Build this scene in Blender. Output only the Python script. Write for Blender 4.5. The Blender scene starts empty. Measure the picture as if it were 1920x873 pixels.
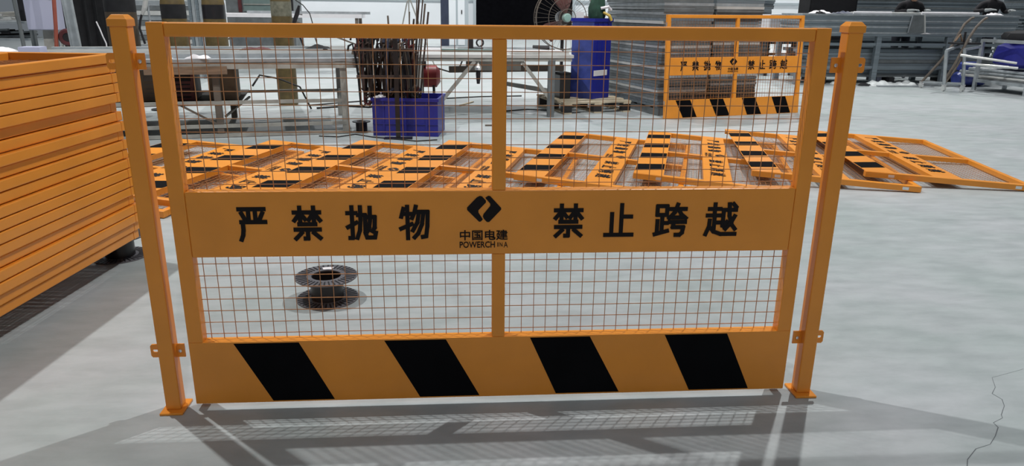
import bpy, bmesh, math, random
from mathutils import Vector, Matrix
from math import sin, cos, pi

random.seed(7)
S = bpy.context.scene
COL = S.collection

# ------------------------------------------------------------------ camera
cam_data = bpy.data.cameras.new('camera')
cam_data.sensor_width = 36.0
cam_data.lens = 1358.0 * 36.0 / 1920.0
cam_data.clip_end = 200
cam = bpy.data.objects.new('camera', cam_data)
COL.objects.link(cam)
_R = Vector((0.9975151, -0.06963773, 0.01068723))
_U = Vector((0.01066122, 0.29914713, 0.95414744))
_F = Vector((0.06964171, 0.95166254, -0.2991462))
cam.matrix_world = Matrix(((_R.x, _U.x, -_F.x, -0.117976), (_R.y, _U.y, -_F.y, -2.186158),
                           (_R.z, _U.z, -_F.z, 1.288857), (0, 0, 0, 1)))
S.camera = cam

# ------------------------------------------------------------------ world, lamps, exposure
W = bpy.data.worlds.new('hall_air')
W.use_nodes = True
W.node_tree.nodes['Background'].inputs[0].default_value = (0.80, 0.90, 1.0, 1)
W.node_tree.nodes['Background'].inputs[1].default_value = 0.16
S.world = W


def lamp(name, loc, watts, radius=0.06, col=(0.985, 0.985, 0.97), cone=104):
    """a high bay lamp: a reflector hood throwing its light downwards"""
    d = bpy.data.lights.new(name, 'SPOT')
    d.energy = watts
    d.shadow_soft_size = radius
    d.spot_size = math.radians(cone)
    d.spot_blend = 0.4
    d.color = col
    o = bpy.data.objects.new(name, d)
    o.location = loc
    COL.objects.link(o)


lamp('high_bay_lamp', (-3.2, 2.2, 7.4), 1260, cone=130)
lamp('high_bay_lamp', (2.75, 3.0, 7.4), 1260, cone=130)
lamp('high_bay_lamp', (8.6, 4.0, 7.4), 760)
lamp('high_bay_lamp', (1.0, -6.5, 7.4), 480, cone=120)
for _x, _y in ((-6.5, 8.5), (-0.5, 10), (5.5, 11.5), (11.5, 13), (-5, 17), (2, 18.5), (9, 20), (16, 21), (-2, 26), (6, 27), (14, 28), (-9, 25)):
    lamp('high_bay_lamp', (_x, _y, 7.2), 1080 if _y < 16 else 1500, cone=108 if _y < 16 else 128)

S.view_settings.view_transform = 'Standard'
S.view_settings.look = 'None'
S.view_settings.exposure = 0.0
S.view_settings.gamma = 1.0
S.view_settings.use_curve_mapping = False


# ------------------------------------------------------------------ materials
def mat(name, col, rough=0.5, metal=0.0, var=0.0, scale=8.0, stretch=(1, 1, 1), bump=0.0, spec=0.5, coord='Object', detail=4.0, col2=None):
    m = bpy.data.materials.new(name)
    m.use_nodes = True
    nt = m.node_tree
    b = nt.nodes['Principled BSDF']
    b.inputs['Base Color'].default_value = (*col, 1)
    b.inputs['Roughness'].default_value = rough
    b.inputs['Metallic'].default_value = metal
    b.inputs['Specular IOR Level'].default_value = spec
    if var or bump or col2:
        tc = nt.nodes.new('ShaderNodeTexCoord')
        mp = nt.nodes.new('ShaderNodeMapping')
        mp.inputs['Scale'].default_value = stretch
        nz = nt.nodes.new('ShaderNodeTexNoise')
        nz.inputs['Scale'].default_value = scale
        nz.inputs['Detail'].default_value = detail
        nt.links.new(tc.outputs[coord], mp.inputs[0])
        nt.links.new(mp.outputs[0], nz.inputs['Vector'])
        rp = nt.nodes.new('ShaderNodeValToRGB')
        rp.color_ramp.elements[0].position = 0.3
        rp.color_ramp.elements[1].position = 0.7
        c2 = col2 if col2 else tuple(min(1, c * (1 + var)) for c in col)
        c1 = col if col2 else tuple(c * (1 - var) for c in col)
        rp.color_ramp.elements[0].color = (*c1, 1)
        rp.color_ramp.elements[1].color = (*c2, 1)
        nt.links.new(nz.outputs['Fac'], rp.inputs[0])
        nt.links.new(rp.outputs[0], b.inputs['Base Color'])
        if bump:
            bp = nt.nodes.new('ShaderNodeBump')
            bp.inputs['Strength'].default_value = bump
            bp.inputs['Distance'].default_value = 0.01
            nt.links.new(nz.outputs['Fac'], bp.inputs['Height'])
            nt.links.new(bp.outputs[0], b.inputs['Normal'])
    return m


def floor_material():
    m = bpy.data.materials.new('sealed_concrete')
    m.use_nodes = True
    nt = m.node_tree
    b = nt.nodes['Principled BSDF']
    b.inputs['Roughness'].default_value = 0.42
    b.inputs['Specular IOR Level'].default_value = 0.35
    tc = nt.nodes.new('ShaderNodeTexCoord')

    def noise(scale, detail, stretch=(1, 1, 1)):
        mp = nt.nodes.new('ShaderNodeMapping')
        mp.inputs['Scale'].default_value = stretch
        n = nt.nodes.new('ShaderNodeTexNoise')
        n.inputs['Scale'].default_value = scale
        n.inputs['Detail'].default_value = detail
        n.inputs['Roughness'].default_value = 0.6
        nt.links.new(tc.outputs['Object'], mp.inputs[0])
        nt.links.new(mp.outputs[0], n.inputs['Vector'])
        return n
    n1 = noise(1.1, 5, (1, 1.5, 1))
    n2 = noise(7.0, 6, (0.6, 1.6, 1))
    n3 = noise(60.0, 2)
    r1 = nt.nodes.new('ShaderNodeValToRGB')
    r1.color_ramp.elements[0].position = 0.32
    r1.color_ramp.elements[0].color = (0.385, 0.435, 0.430, 1)
    r1.color_ramp.elements[1].position = 0.68
    r1.color_ramp.elements[1].color = (0.475, 0.495, 0.510, 1)
    nt.links.new(n1.outputs['Fac'], r1.inputs[0])
    r2 = nt.nodes.new('ShaderNodeValToRGB')
    r2.color_ramp.elements[0].position = 0.28
    r2.color_ramp.elements[0].color = (0.80, 0.81, 0.81, 1)
    r2.color_ramp.elements[1].position = 0.62
    r2.color_ramp.elements[1].color = (1, 1, 1, 1)
    nt.links.new(n2.outputs['Fac'], r2.inputs[0])
    r3 = nt.nodes.new('ShaderNodeValToRGB')
    r3.color_ramp.elements[0].color = (0.94, 0.94, 0.94, 1)
    r3.color_ramp.elements[1].color = (1, 1, 1, 1)
    nt.links.new(n3.outputs['Fac'], r3.inputs[0])
    x1 = nt.nodes.new('ShaderNodeMixRGB')
    x1.blend_type = 'MULTIPLY'
    x1.inputs[0].default_value = 1
    nt.links.new(r1.outputs[0], x1.inputs[1])
    nt.links.new(r2.outputs[0], x1.inputs[2])
    x2 = nt.nodes.new('ShaderNodeMixRGB')
    x2.blend_type = 'MULTIPLY'
    x2.inputs[0].default_value = 1
    nt.links.new(x1.outputs[0], x2.inputs[1])
    nt.links.new(r3.outputs[0], x2.inputs[2])
    nt.links.new(x2.outputs[0], b.inputs['Base Color'])
    rr = nt.nodes.new('ShaderNodeMapRange')
    rr.inputs['To Min'].default_value = 0.34
    rr.inputs['To Max'].default_value = 0.52
    nt.links.new(n2.outputs['Fac'], rr.inputs[0])
    nt.links.new(rr.outputs[0], b.inputs['Roughness'])
    return m


M = dict(
    floor=floor_material(),
    orange=mat('orange_powder_coat', (0.80, 0.290, 0.031), 0.33, var=0.06, scale=5),
    wire=mat('orange_coated_wire', (0.46, 0.205, 0.080), 0.5, var=0.1, scale=6),
    stripe=mat('black_sticker', (0.005, 0.005, 0.006), 0.7, var=0.2, scale=6, spec=0.04),
    ink=mat('black_ink', (0.008, 0.005, 0.005), 0.6, var=0.1, spec=0.2),
    galv=mat('galvanised_steel', (0.40, 0.43, 0.45), 0.42, 0.45, var=0.18, scale=9),
    galvd=mat('dull_galvanised_steel', (0.17, 0.185, 0.19), 0.5, 0.35, var=0.25, scale=6),
    slat=mat('blue_grey_steel', (0.19, 0.225, 0.25), 0.45, 0.35, var=0.22, scale=4, stretch=(0.4, 4, 8)),
    zinc=mat('bright_zinc', (0.75, 0.75, 0.74), 0.25, 0.7, var=0.05),
    wallw=mat('white_wall_sheet', (0.80, 0.83, 0.86), 0.6, var=0.03, scale=0.7),
    walld=mat('grey_wall_trim', (0.42, 0.47, 0.50), 0.6, var=0.05, scale=1),
    door=mat('unlit_opening_black', (0.004, 0.004, 0.005), 0.9, var=0.2, spec=0.0),  # flat black painted for the darkness inside the doorway opening
    col=mat('navy_grey_steel', (0.045, 0.055, 0.095), 0.5, var=0.15),
    blackp=mat('black_plastic', (0.018, 0.016, 0.018), 0.32, var=0.15, scale=12),
    greyp=mat('scuffed_black_plastic', (0.125, 0.12, 0.13), 0.34, var=0.2, scale=20),
    dark=mat('dark_cloth', (0.012, 0.012, 0.014), 0.9, var=0.3, scale=10),
    olive=mat('olive_cylinder_paint', (0.115, 0.080, 0.028), 0.6, var=0.25, scale=14),
    oliveb=mat('brown_cylinder_paint', (0.060, 0.042, 0.026), 0.6, var=0.25, scale=14),
    oliveg=mat('grey_cylinder_neck', (0.17, 0.165, 0.12), 0.65, var=0.3, scale=20),
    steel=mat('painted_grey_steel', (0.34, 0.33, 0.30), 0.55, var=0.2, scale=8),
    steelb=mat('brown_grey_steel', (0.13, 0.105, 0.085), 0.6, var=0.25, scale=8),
    lights=mat('pale_steel_profile', (0.62, 0.62, 0.60), 0.35, 0.3, var=0.1, scale=5),
    wood=mat('dusty_timber', (0.22, 0.145, 0.095), 0.8, var=0.25, scale=6, stretch=(1, 1, 8)),
    woodl=mat('pale_timber', (0.48, 0.41, 0.30), 0.8, var=0.2, scale=6),
    brown=mat('brown_machine_paint', (0.16, 0.115, 0.075), 0.6, var=0.3, scale=5),
    red=mat('red_machine_paint', (0.22, 0.014, 0.016), 0.45, var=0.2, scale=7),
    maroon=mat('maroon_paint', (0.085, 0.016, 0.018), 0.5, var=0.3, scale=10),
    rust=mat('rusty_rod', (0.055, 0.035, 0.028), 0.7, var=0.35, scale=15),
    blue=mat('blue_crate_plastic', (0.020, 0.022, 0.235), 0.42, var=0.1, scale=4),
    bluef=mat('film_wrapped_blue', (0.045, 0.065, 0.27), 0.3, var=0.3, scale=9),
    navy=mat('blue_bin_plastic', (0.012, 0.018, 0.27), 0.35, var=0.12, scale=5),
    whitep=mat('white_paper', (0.78, 0.76, 0.78), 0.6, var=0.04),
    lav=mat('pale_cabinet_paint', (0.47, 0.48, 0.62), 0.5, var=0.04, scale=2),
    rubber=mat('black_rubber', (0.014, 0.013, 0.013), 0.7, var=0.2),
    hose=mat('red_hose_rubber', (0.34, 0.085, 0.055), 0.55, var=0.1),
    film=mat('clear_wrap', (0.70, 0.73, 0.73), 0.18, 0.0, var=0.15, scale=14, bump=0.8),
    glassg=mat('grey_green_panel', (0.16, 0.22, 0.21), 0.4, var=0.1),
    green=mat('dark_green_cloth', (0.02, 0.06, 0.04), 0.9, var=0.3, scale=12),
    skin=mat('skin', (0.50, 0.28, 0.19), 0.55, var=0.06),
    hair=mat('black_hair', (0.010, 0.009, 0.009), 0.6, var=0.2),
    jacket=mat('black_jacket_cloth', (0.016, 0.015, 0.018), 0.9, var=0.2, scale=20),
    shirt=mat('maroon_shirt_cloth', (0.09, 0.012, 0.03), 0.85, var=0.2, scale=20),
    trouser=mat('dark_trouser_cloth', (0.025, 0.028, 0.04), 0.9, var=0.2, scale=20),
    glove=mat('grey_work_glove', (0.34, 0.36, 0.36), 0.9, var=0.15, scale=25),
    hub=mat('pale_green_hub', (0.32, 0.50, 0.45), 0.35, var=0.05),
    fanred=mat('red_brown_blade', (0.14, 0.055, 0.050), 0.5, var=0.15),
    crack=mat('crack_dark_grey', (0.13, 0.14, 0.15), 0.9, var=0.2),  # dark grey tone of the floor crack
    yellow=mat('yellow_plastic', (0.55, 0.38, 0.06), 0.5, var=0.1),
)


# ------------------------------------------------------------------ mesh builder
class MB:
    def __init__(self):
        self.v = []
        self.f = []

    def add(self, vs, fs):
        n = len(self.v)
        self.v += [tuple(p) for p in vs]
        self.f += [tuple(i + n for i in q) for q in fs]
        return self

    def box(self, x0, x1, y0, y1, z0, z1):
        return self.add([(x0, y0, z0), (x1, y0, z0), (x1, y1, z0), (x0, y1, z0), (x0, y0, z1), (x1, y0, z1), (x1, y1, z1), (x0, y1, z1)],
                        [(0, 3, 2, 1), (4, 5, 6, 7), (0, 1, 5, 4), (1, 2, 6, 5), (2, 3, 7, 6), (3, 0, 4, 7)])

    def bar(self, a, b, w, h=None, up=(0, 0, 1)):
        """rectangular bar from a to b"""
        a, b = Vector(a), Vector(b)
        h = h or w
        d = (b - a).normalized()
        u = Vector(up)
        if abs(d.dot(u)) > 0.95:
            u = Vector((0, 1, 0))
        s = d.cross(u).normalized() * (w / 2)
        t = s.cross(d).normalized() * (h / 2)
        vs = [a - s - t, a + s - t, a + s + t, a - s + t, b - s - t, b + s - t, b + s + t, b - s + t]
        return self.add(vs, [(0, 1, 2, 3), (7, 6, 5, 4), (0, 4, 5, 1), (1, 5, 6, 2), (2, 6, 7, 3), (3, 7, 4, 0)])

    def tube(self, pts, r, n=8, cap=True):
        pts = [Vector(p) for p in pts]
        rs = r if isinstance(r, (list, tuple)) else [r] * len(pts)
        rings = []
        prev = None
        for i, p in enumerate(pts):
            if i == 0:
                d = pts[1] - pts[0]
            elif i == len(pts) - 1:
                d = pts[-1] - pts[-2]
            else:
                d = (pts[i + 1] - p).normalized() + (p - pts[i - 1]).normalized()
            d.normalize()
            if prev is None:
                u = Vector((0, 0, 1)) if abs(d.z) < 0.9 else Vector((1, 0, 0))
                s = d.cross(u).normalized()
            else:
                s = (prev - d * prev.dot(d)).normalized()
            prev = s
            t = d.cross(s)
            rings.append([p + (s * cos(2 * pi * k / n) + t * sin(2 * pi * k / n)) * rs[i] for k in range(n)])
        vs = [q for R_ in rings for q in R_]
        fs = []
        for i in range(len(rings) - 1):
            for k in range(n):
                k2 = (k + 1) % n
                fs.append((i * n + k, i * n + k2, (i + 1) * n + k2, (i + 1) * n + k))
        if cap:
            fs.append(tuple(range(n - 1, -1, -1)))
            fs.append(tuple((len(rings) - 1) * n + k for k in range(n)))
        return self.add(vs, fs)

    def lathe(self, prof, n=24, c=(0, 0, 0), closed=False):
        vs = []
        fs = []
        m = len(prof)
        for k in range(n):
            a = 2 * pi * k / n
            for r, z in prof:
                vs.append((c[0] + r * cos(a), c[1] + r * sin(a), c[2] + z))
        last = m if closed else m - 1
        for k in range(n):
            k2 = (k + 1) % n
            for i in range(last):
                j = (i + 1) % m
                fs.append((k * m + i, k2 * m + i, k2 * m + j, k * m + j))
        return self.add(vs, fs)

    def prism(self, poly, y0, y1):
        """polygon in x,z extruded along y"""
        n = len(poly)
        vs = [(x, y0, z) for x, z in poly] + [(x, y1, z) for x, z in poly]
        fs = [tuple(range(n)), tuple(range(2 * n - 1, n - 1, -1))]
        for i in range(n):
            j = (i + 1) % n
            fs.append((i, i + n, j + n, j))
        return self.add(vs, fs)

    def build(self, name, material, parent=None, smooth=False, bevel=0.0, segs=1):
        me = bpy.data.meshes.new(name)
        me.from_pydata(self.v, [], self.f)
        bm = bmesh.new()
        bm.from_mesh(me)
        bmesh.ops.recalc_face_normals(bm, faces=bm.faces)
        bm.to_mesh(me)
        bm.free()
        me.update()
        if smooth:
            for p in me.polygons:
                p.use_smooth = True
        me.materials.append(material if not isinstance(material, str) else M[material])
        o = bpy.data.objects.new(name, me)
        COL.objects.link(o)
        if parent:
            o.parent = parent
        if bevel:
            b = o.modifiers.new('edge', 'BEVEL')
            b.width = bevel
            b.segments = segs
            b.limit_method = 'ANGLE'
        if smooth:
            es = o.modifiers.new('split', 'EDGE_SPLIT')
            es.split_angle = math.radians(38)
        return o


def tag(o, label=None, cat=None, group=None, kind=None):
    if label:
        o['label'] = label
    if cat:
        o['category'] = cat
    if group:
        o['group'] = group
    if kind:
        o['kind'] = kind
    return o


def thing(name, label, cat, loc=(0, 0, 0), rz=0.0, group=None, matrix=None):
    o = bpy.data.objects.new(name, None)
    o.empty_display_size = 0.1
    COL.objects.link(o)
    if matrix is not None:
        o.matrix_world = matrix
    else:
        o.location = loc
        o.rotation_euler = (0, 0, rz)
    return tag(o, label, cat, group)


ORDW = 'first second third fourth fifth sixth seventh eighth ninth tenth eleventh twelfth thirteenth fourteenth fifteenth sixteenth seventeenth eighteenth nineteenth twentieth'.split()
TENS = {2: 'twenty', 3: 'thirty', 4: 'forty'}


def nth(k):
    """ordinal in words, k from 1"""
    if k <= 20:
        return ORDW[k - 1]
    t_, u_ = divmod(k, 10)
    return {3: 'thirtieth', 4: 'fortieth'}[t_] if u_ == 0 else TENS[t_] + '-' + ORDW[u_ - 1]



def copy_tree(root, skip=()):
    def rec(o, par):
        c = o.copy()
        COL.objects.link(c)
        if par is not None:
            c.parent = par
        for ch in [x for x in list(o.children)]:
            if ch.name.split('.')[0] not in skip:
                rec(ch, c)
        return c
    return rec(root, None)


def rounded_plate(w, h, t, hole_w, hole_h, n=20):
    """plate in x,z with a slot, thickness along y (centred)"""
    m = MB()
    outer, inner = [], []
    for k in range(n):
        a = 2 * pi * (k + 0.5) / n
        c, s = cos(a), sin(a)
        k1 = 1 / max(abs(c) / (w / 2), abs(s) / (h / 2))
        outer.append((c * k1, s * k1))
        r = hole_h / 2
        e = hole_w / 2 - r
        inner.append(((e if c > 0 else -e) + r * c, r * s))
    vs = [(x, -t / 2, z) for x, z in outer] + [(x, -t / 2, z) for x, z in inner] + \
         [(x, t / 2, z) for x, z in outer] + [(x, t / 2, z) for x, z in inner]
    fs = []
    for k in range(n):
        j = (k + 1) % n
        fs += [(k, j, n + j, n + k), (2 * n + k, 3 * n + k, 3 * n + j, 2 * n + j), (k, 2 * n + k, 2 * n + j, j), (n + k, n + j, 3 * n + j, 3 * n + k)]
    return m.add(vs, fs)


# ------------------------------------------------------------------ the setting
fl = MB().box(-16, 26, -6, 30, -0.2, 0)
floor = tag(fl.build('floor', 'floor'), kind='structure')
wb = MB().box(-16, 26, 30, 30.3, 0, 7.5)
wall_back = tag(wb.build('wall_back', 'wallw'), kind='structure')
tm = MB()
tm.box(-16, 26, 29.94, 30, 1.45, 1.53)
tag(tm.build('trim_1', 'walld'), kind='structure')
dr = MB().box(0.6, 4.7, 29.9, 29.99, 0, 3.6)  # black sheet on the wall stands in for the unlit doorway opening
d1 = tag(dr.build('doorway_dark', 'door'), kind='structure')
m = MB()
m.box(0.48, 0.6, 29.86, 29.99, 0, 3.72)
m.box(4.7, 4.82, 29.86, 29.99, 0, 3.72)
m.box(0.48, 4.82, 29.86, 29.99, 3.6, 3.72)
m.build('door_frame', 'walld', d1)

# hairline crack on the floor, right foreground
cr = [(1.999, 0.137), (1.976, 0.13), (1.828, 0.075), (1.79, 0.01), (1.752, -0.033), (1.75, -0.073), (1.729, -0.125), (1.68, -0.18), (1.665, -0.19),
      (1.623, -0.216), (1.618, -0.247), (1.571, -0.294), (1.526, -0.333), (1.46, -0.355), (1.396, -0.407), (1.347, -0.469)]
m = MB()
vs, fs = [], []
for i, (x, y) in enumerate(cr):
    wv = 0.0007 + 0.0009 * random.random() if i > 2 else 0.0005
    jx, jy = random.uniform(-.006, .006), random.uniform(-.006, .006)
    vs += [(x - wv + jx, y + wv * .4 + jy, 0.0006), (x + wv + jx, y - wv * .4 + jy, 0.0006)]
for i in range(len(cr) - 1):
    fs.append((2 * i, 2 * i + 1, 2 * i + 3, 2 * i + 2))
m.add(vs, fs)
m.build('crack', 'crack', floor)

# ------------------------------------------------------------------ barrier panel
H = 1.2145
DEP = 0.0432
ST = 0.047


def glyph_mesh(text, x0, x1, z0, z1, y=-0.0006, bold=0.018, keep=None):
    """outlined characters scaled to a box on the panel's front (x,z), as a mesh"""
    cu = bpy.data.curves.new('glyph', 'FONT')
    cu.body = text
    cu.size = 1.0
    cu.offset = bold
    cu.extrude = 0.004
    cu.resolution_u = 3
    ob = bpy.data.objects.new('glyph', cu)
    COL.objects.link(ob)
    dg = bpy.context.evaluated_depsgraph_get()
    me = bpy.data.meshes.new_from_object(ob.evaluated_get(dg))
    bpy.data.objects.remove(ob)
    bpy.data.curves.remove(cu)
    xs = [v.co.x for v in me.vertices]
    ys = [v.co.y for v in me.vertices]
    if not xs:
        return me
    ax, bx, ay, by = min(xs), max(xs), min(ys), max(ys)
    for v in me.vertices:
        u = (v.co.x - ax) / (bx - ax)
        w = (v.co.y - ay) / (by - ay)
        v.co = Vector((x0 + u * (x1 - x0), y - (0.0006 if v.co.z > 0 else 0), z0 + w * (z1 - z0)))
    me.materials.clear()
    me.materials.append(M['ink'])
    me.update()
    return me


STROKES = {
    'yan': [[(.02, .94), (.98, .94)], [(.38, .94), (.38, .58)], [(.63, .94), (.63, .58)], [(.12, .83), (.25, .62)], [(.90, .83), (.77, .62)], [(.08, .56), (1., .56)],
            [(.15, .56), (.15, .32), (.12, .17), (.04, .02)]],
    'jin': [[(.02, .83), (.47, .83)], [(.25, .99), (.25, .53)], [(.25, .81), (.03, .58)], [(.27, .80), (.44, .62)], [(.53, .83), (.98, .83)], [(.75, .99), (.75, .53)],
            [(.74, .81), (.55, .60)], [(.76, .81), (.98, .58)], [(.19, .48), (.81, .48)], [(.04, .32), (.96, .32)], [(.50, .32), (.50, .05), (.38, .05)], [(.29, .23), (.05, .04)], [(.71, .23), (.96, .05)]],
    'pao': [[(.0, .80), (.32, .80)], [(.17, .99), (.17, .05), (.06, .05)], [(.0, .37), (.33, .52)], [(.36, .74), (.62, .74), (.61, .20), (.66, .06), (.93, .06), (.97, .22)],
            [(.46, .99), (.46, .60), (.42, .28), (.32, .04)], [(.64, .68), (.95, .68), (.93, .36), (.84, .24)], [(.79, .97), (.78, .58), (.74, .36), (.67, .24)]],
    'wu': [[(.13, .93), (.04, .66)], [(.09, .76), (.42, .76)], [(.26, .99), (.26, .01)], [(.01, .31), (.42, .46)], [(.56, .99), (.51, .81), (.41, .62)], [(.50, .82), (.97, .82), (.95, .40), (.90, .08), (.76, .06)],
           [(.66, .80), (.60, .50), (.43, .25)], [(.82, .80), (.76, .45), (.62, .17), (.48, .04)]],
    'zhi': [[(.58, .99), (.58, .06)], [(.58, .62), (.94, .62)], [(.24, .72), (.24, .06)], [(.01, .06), (.99, .06)]],
    'kua': [[(.06, .93), (.37, .93), (.37, .66), (.06, .66), (.06, .93)], [(.23, .66), (.23, .12)], [(.23, .41), (.41, .41)], [(.08, .49), (.08, .10)], [(.0, .06), (.43, .17)],
            [(.46, .84), (.98, .84)], [(.71, .99), (.62, .74), (.44, .55)], [(.74, .82), (.84, .67), (1., .55)], [(.56, .58), (.88, .58)], [(.46, .44), (.99, .44)],
            [(.62, .44), (.58, .28), (.93, .28), (.90, .11), (.82, .04), (.68, .04)]],
    'yue': [[(.08, .83), (.46, .83)], [(.27, .99), (.27, .64)], [(.03, .63), (.50, .63)], [(.28, .63), (.28, .20)], [(.28, .41), (.47, .41)], [(.13, .49), (.12, .29), (.02, .03)],
            [(.12, .29), (.28, .13), (.52, .05), (1., .05)], [(.54, .80), (.97, .80)], [(.56, .80), (.56, .30), (.70, .44)], [(.73, .99), (.76, .62), (.86, .34), (.98, .20)],
            [(.94, .62), (.84, .42), (.65, .20)], [(.85, .99), (.96, .88)]],
}


def stroke_mesh(key, x0, x1, z0, z1, y=-0.0002, th=0.0132):
    """a bold character laid out stroke by stroke as thin plates in the x,z plane"""
    m = MB()
    hw = th / 2
    k = 0
    w, h = x1 - x0 - th, z1 - z0 - th
    for st in STROKES[key]:
        pts = [Vector((x0 + hw + u * w, z0 + hw + v * h)) for u, v in st]
        for i in range(len(pts) - 1):
            a, b = pts[i], pts[i + 1]
            d = (b - a).normalized()
            a2, b2 = a - d * hw * .7, b + d * hw * .7
            n_ = Vector((-d.y, d.x)) * hw
            m.prism([tuple(a2 - n_), tuple(b2 - n_), tuple(b2 + n_), tuple(a2 + n_)], y - 0.001 - 0.00006 * k, y)
            k += 1
    me = bpy.data.meshes.new('character')
    me.from_pydata(m.v, [], m.f)
    b = bmesh.new()
    b.from_mesh(me)
    bmesh.ops.recalc_face_normals(b, faces=b.faces)
    b.to_mesh(me)
    b.free()
    me.materials.append(M['ink'])
    me.update()
    return me


G = 0.02  # the front panel hangs 2 cm above the floor; z values below were measured from the floor
CH = [('yan', -.807, -.712), ('jin', -.642, -.545), ('pao', -.478, -.375), ('wu', -.315, -.213),
      ('jin', .170, .272), ('zhi', .332, .436), ('kua', .494, .608), ('yue', .660, .774)]
LOGO = [[(-0.0523, 0.7218), (-0.0596, 0.7238), (-0.0693, 0.7189), (-0.0995, 0.687), (-0.0995, 0.679), (-0.0622, 0.6401), (-0.0564, 0.641), (-0.0505, 0.6481), (-0.0641, 0.6701), (-0.0641, 0.6777), (-0.0407, 0.7026), (-0.0407, 0.7087)],
        [(-0.0426, 0.7177), (-0.0329, 0.7241), (-0.0271, 0.7226), (0.0071, 0.6846), (0.0071, 0.6791), (-0.0304, 0.6392), (-0.0378, 0.6393), (-0.0466, 0.6491), (-0.0505, 0.6573), (-0.0485, 0.6649), (-0.0271, 0.6915), (-0.0271, 0.6985)]]
STRIPES = [((-.857, -.650), (-.748, -.547)), ((-.374, -.173), (-.263, -.063)), ((.106, .307), (.198, .416)), ((.562, .777), (.662, .872))]


def wires(x0, x1, z0, z1, pitch=0.0402, ox=0.02, oz=0.02):
    m = MB()
    r = 0.00105
    y = 0.036
    x = x0 + ox
    while x < x1 - 0.004:
        m.box(x - r, x + r, y - r, y + r, z0 - 0.01, z1 + 0.01)
        x += pitch
    z = z0 + oz
    while z < z1 - 0.004:
        m.box(x0 - 0.01, x1 + 0.01, y - 3 * r, y - r, z - r, z + r)
        z += pitch
    return m


def make_panel(name, label, matrix, group, full=True):
    t = thing(name, label, 'barrier panel', matrix=matrix, group=group)
    bv = 0.0025
    for s in (-1, 1):
        a, b = (-1, -1 + ST) if s < 0 else (1 - ST, 1)
        MB().box(a, b, 0, DEP, 0, H).build('stile', 'orange', t, bevel=bv, segs=2)
    MB().box(-1 + ST, 1 - ST, 0.0005, DEP, H - 0.040, H - 0.0005).build('top_rail', 'orange', t, bevel=0.0055, segs=3)
    zb0, zb1 = 0.531 - G, 0.741 - G
    zk = 0.240 - G
    MB().box(-1 + ST, 1 - ST, 0.0008, DEP, zb0, zb1).build('sign_band', 'orange', t, bevel=0.004, segs=2)
    MB().box(-0.9965, 0.9965, -0.0015, 0.0005, 0.002, zk + 0.002).box(-1 + ST, 1 - ST, 0.0005, DEP, zk - 0.045, zk).build('kick_plate', 'orange', t)
    MB().box(-0.021, 0.021, 0.001, DEP - .002, zb1, H - 0.040).build('centre_post', 'orange', t, bevel=0.002)
    MB().box(-0.021, 0.021, 0.001, DEP - .002, zk, zb0).build('centre_post', 'orange', t, bevel=0.002)
    for (x0, x1, ox) in ((-1 + ST, -0.021, 0.017), (0.021, 1 - ST, 0.018)):
        tag(wires(x0, x1, zb1, H - 0.040, ox=ox, oz=0.016).build('wire_mesh', 'wire', t), kind='stuff')
        tag(wires(x0, x1, zk, zb0, ox=ox, oz=0.018).build('wire_mesh', 'wire', t), kind='stuff')
    for (ta, tb), (ba, bb) in STRIPES:
        MB().prism([(ba, 0.027 - G), (bb, 0.027 - G), (tb, 0.237 - G), (ta, 0.237 - G)], -0.0024, -0.0015).build('hazard_stripe', 'stripe', t)
    # slotted tabs let into the outer sides of the stiles
    for s in (-1, 1):
        for z in (0.19, 1.105):
            MB().box(s * 0.9995 - 0.001, s * 0.9995 + 0.001, 0.012, 0.034, z - 0.022, z + 0.022).build('bolt_slot', 'zinc', t)
    return t


def letters(t, single):
    meshes = [stroke_mesh(c, a, b, .579 - G, .700 - G) for c, a, b in CH]
    small = [glyph_mesh('\u4e2d\u56fd\u7535\u5efa', -.123, .029, .579 - G, .613 - G, bold=0.014),
             glyph_mesh('POWERCH', -.124, -.012, .554 - G, .575 - G, bold=0.012),
             glyph_mesh('I', -.004, -.001, .557 - G, .571 - G, bold=0.0),
             glyph_mesh('N', .003, .012, .557 - G, .571 - G, bold=0.0),
             glyph_mesh('A', .016, .029, .554 - G, .573 - G, bold=0.0)]
    lg = MB()
    for p in LOGO:
        lg.prism([(x, z - G) for x, z in p], -0.0012, -0.0002)
    if single:
        for me in meshes:
            o = bpy.data.objects.new('character', me)
            COL.objects.link(o)
            o.parent = t
        b = bmesh.new()
        for me in small:
            b.from_mesh(me)
        me = bpy.data.meshes.new('company_lettering')
        b.to_mesh(me)
        b.free()
        me.materials.append(M['ink'])
        o = tag(bpy.data.objects.new('company_lettering', me), kind='stuff')
        COL.objects.link(o)
        o.parent = t
        lg.build('logo', 'ink', t)
    else:
        b = bmesh.new()
        for me in meshes + small:
            b.from_mesh(me)
        me = bpy.data.meshes.new('lettering')
        b.to_mesh(me)
        b.free()
        me.materials.append(M['ink'])
        o = tag(bpy.data.objects.new('lettering', me), kind='stuff')
        COL.objects.link(o)
        o.parent = t
        lg.build('logo', 'ink', t)


front = make_panel('barrier_panel', 'upright orange barrier panel with wire mesh and black lettering, bolted between two posts',
                   Matrix.Translation((0, 0, G)), 'orange barrier panels')
letters(front, True)

far_m = Matrix.Translation((3.313, 6.729, 0.0)) @ Matrix.Rotation(0.2825, 4, 'Z') @ Matrix.Rotation(-0.075, 4, 'X')
far = make_panel('barrier_panel', 'orange barrier panel standing upright in the background, leaning on the grey frame stacks', far_m, 'orange barrier panels')
letters(far, False)


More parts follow.
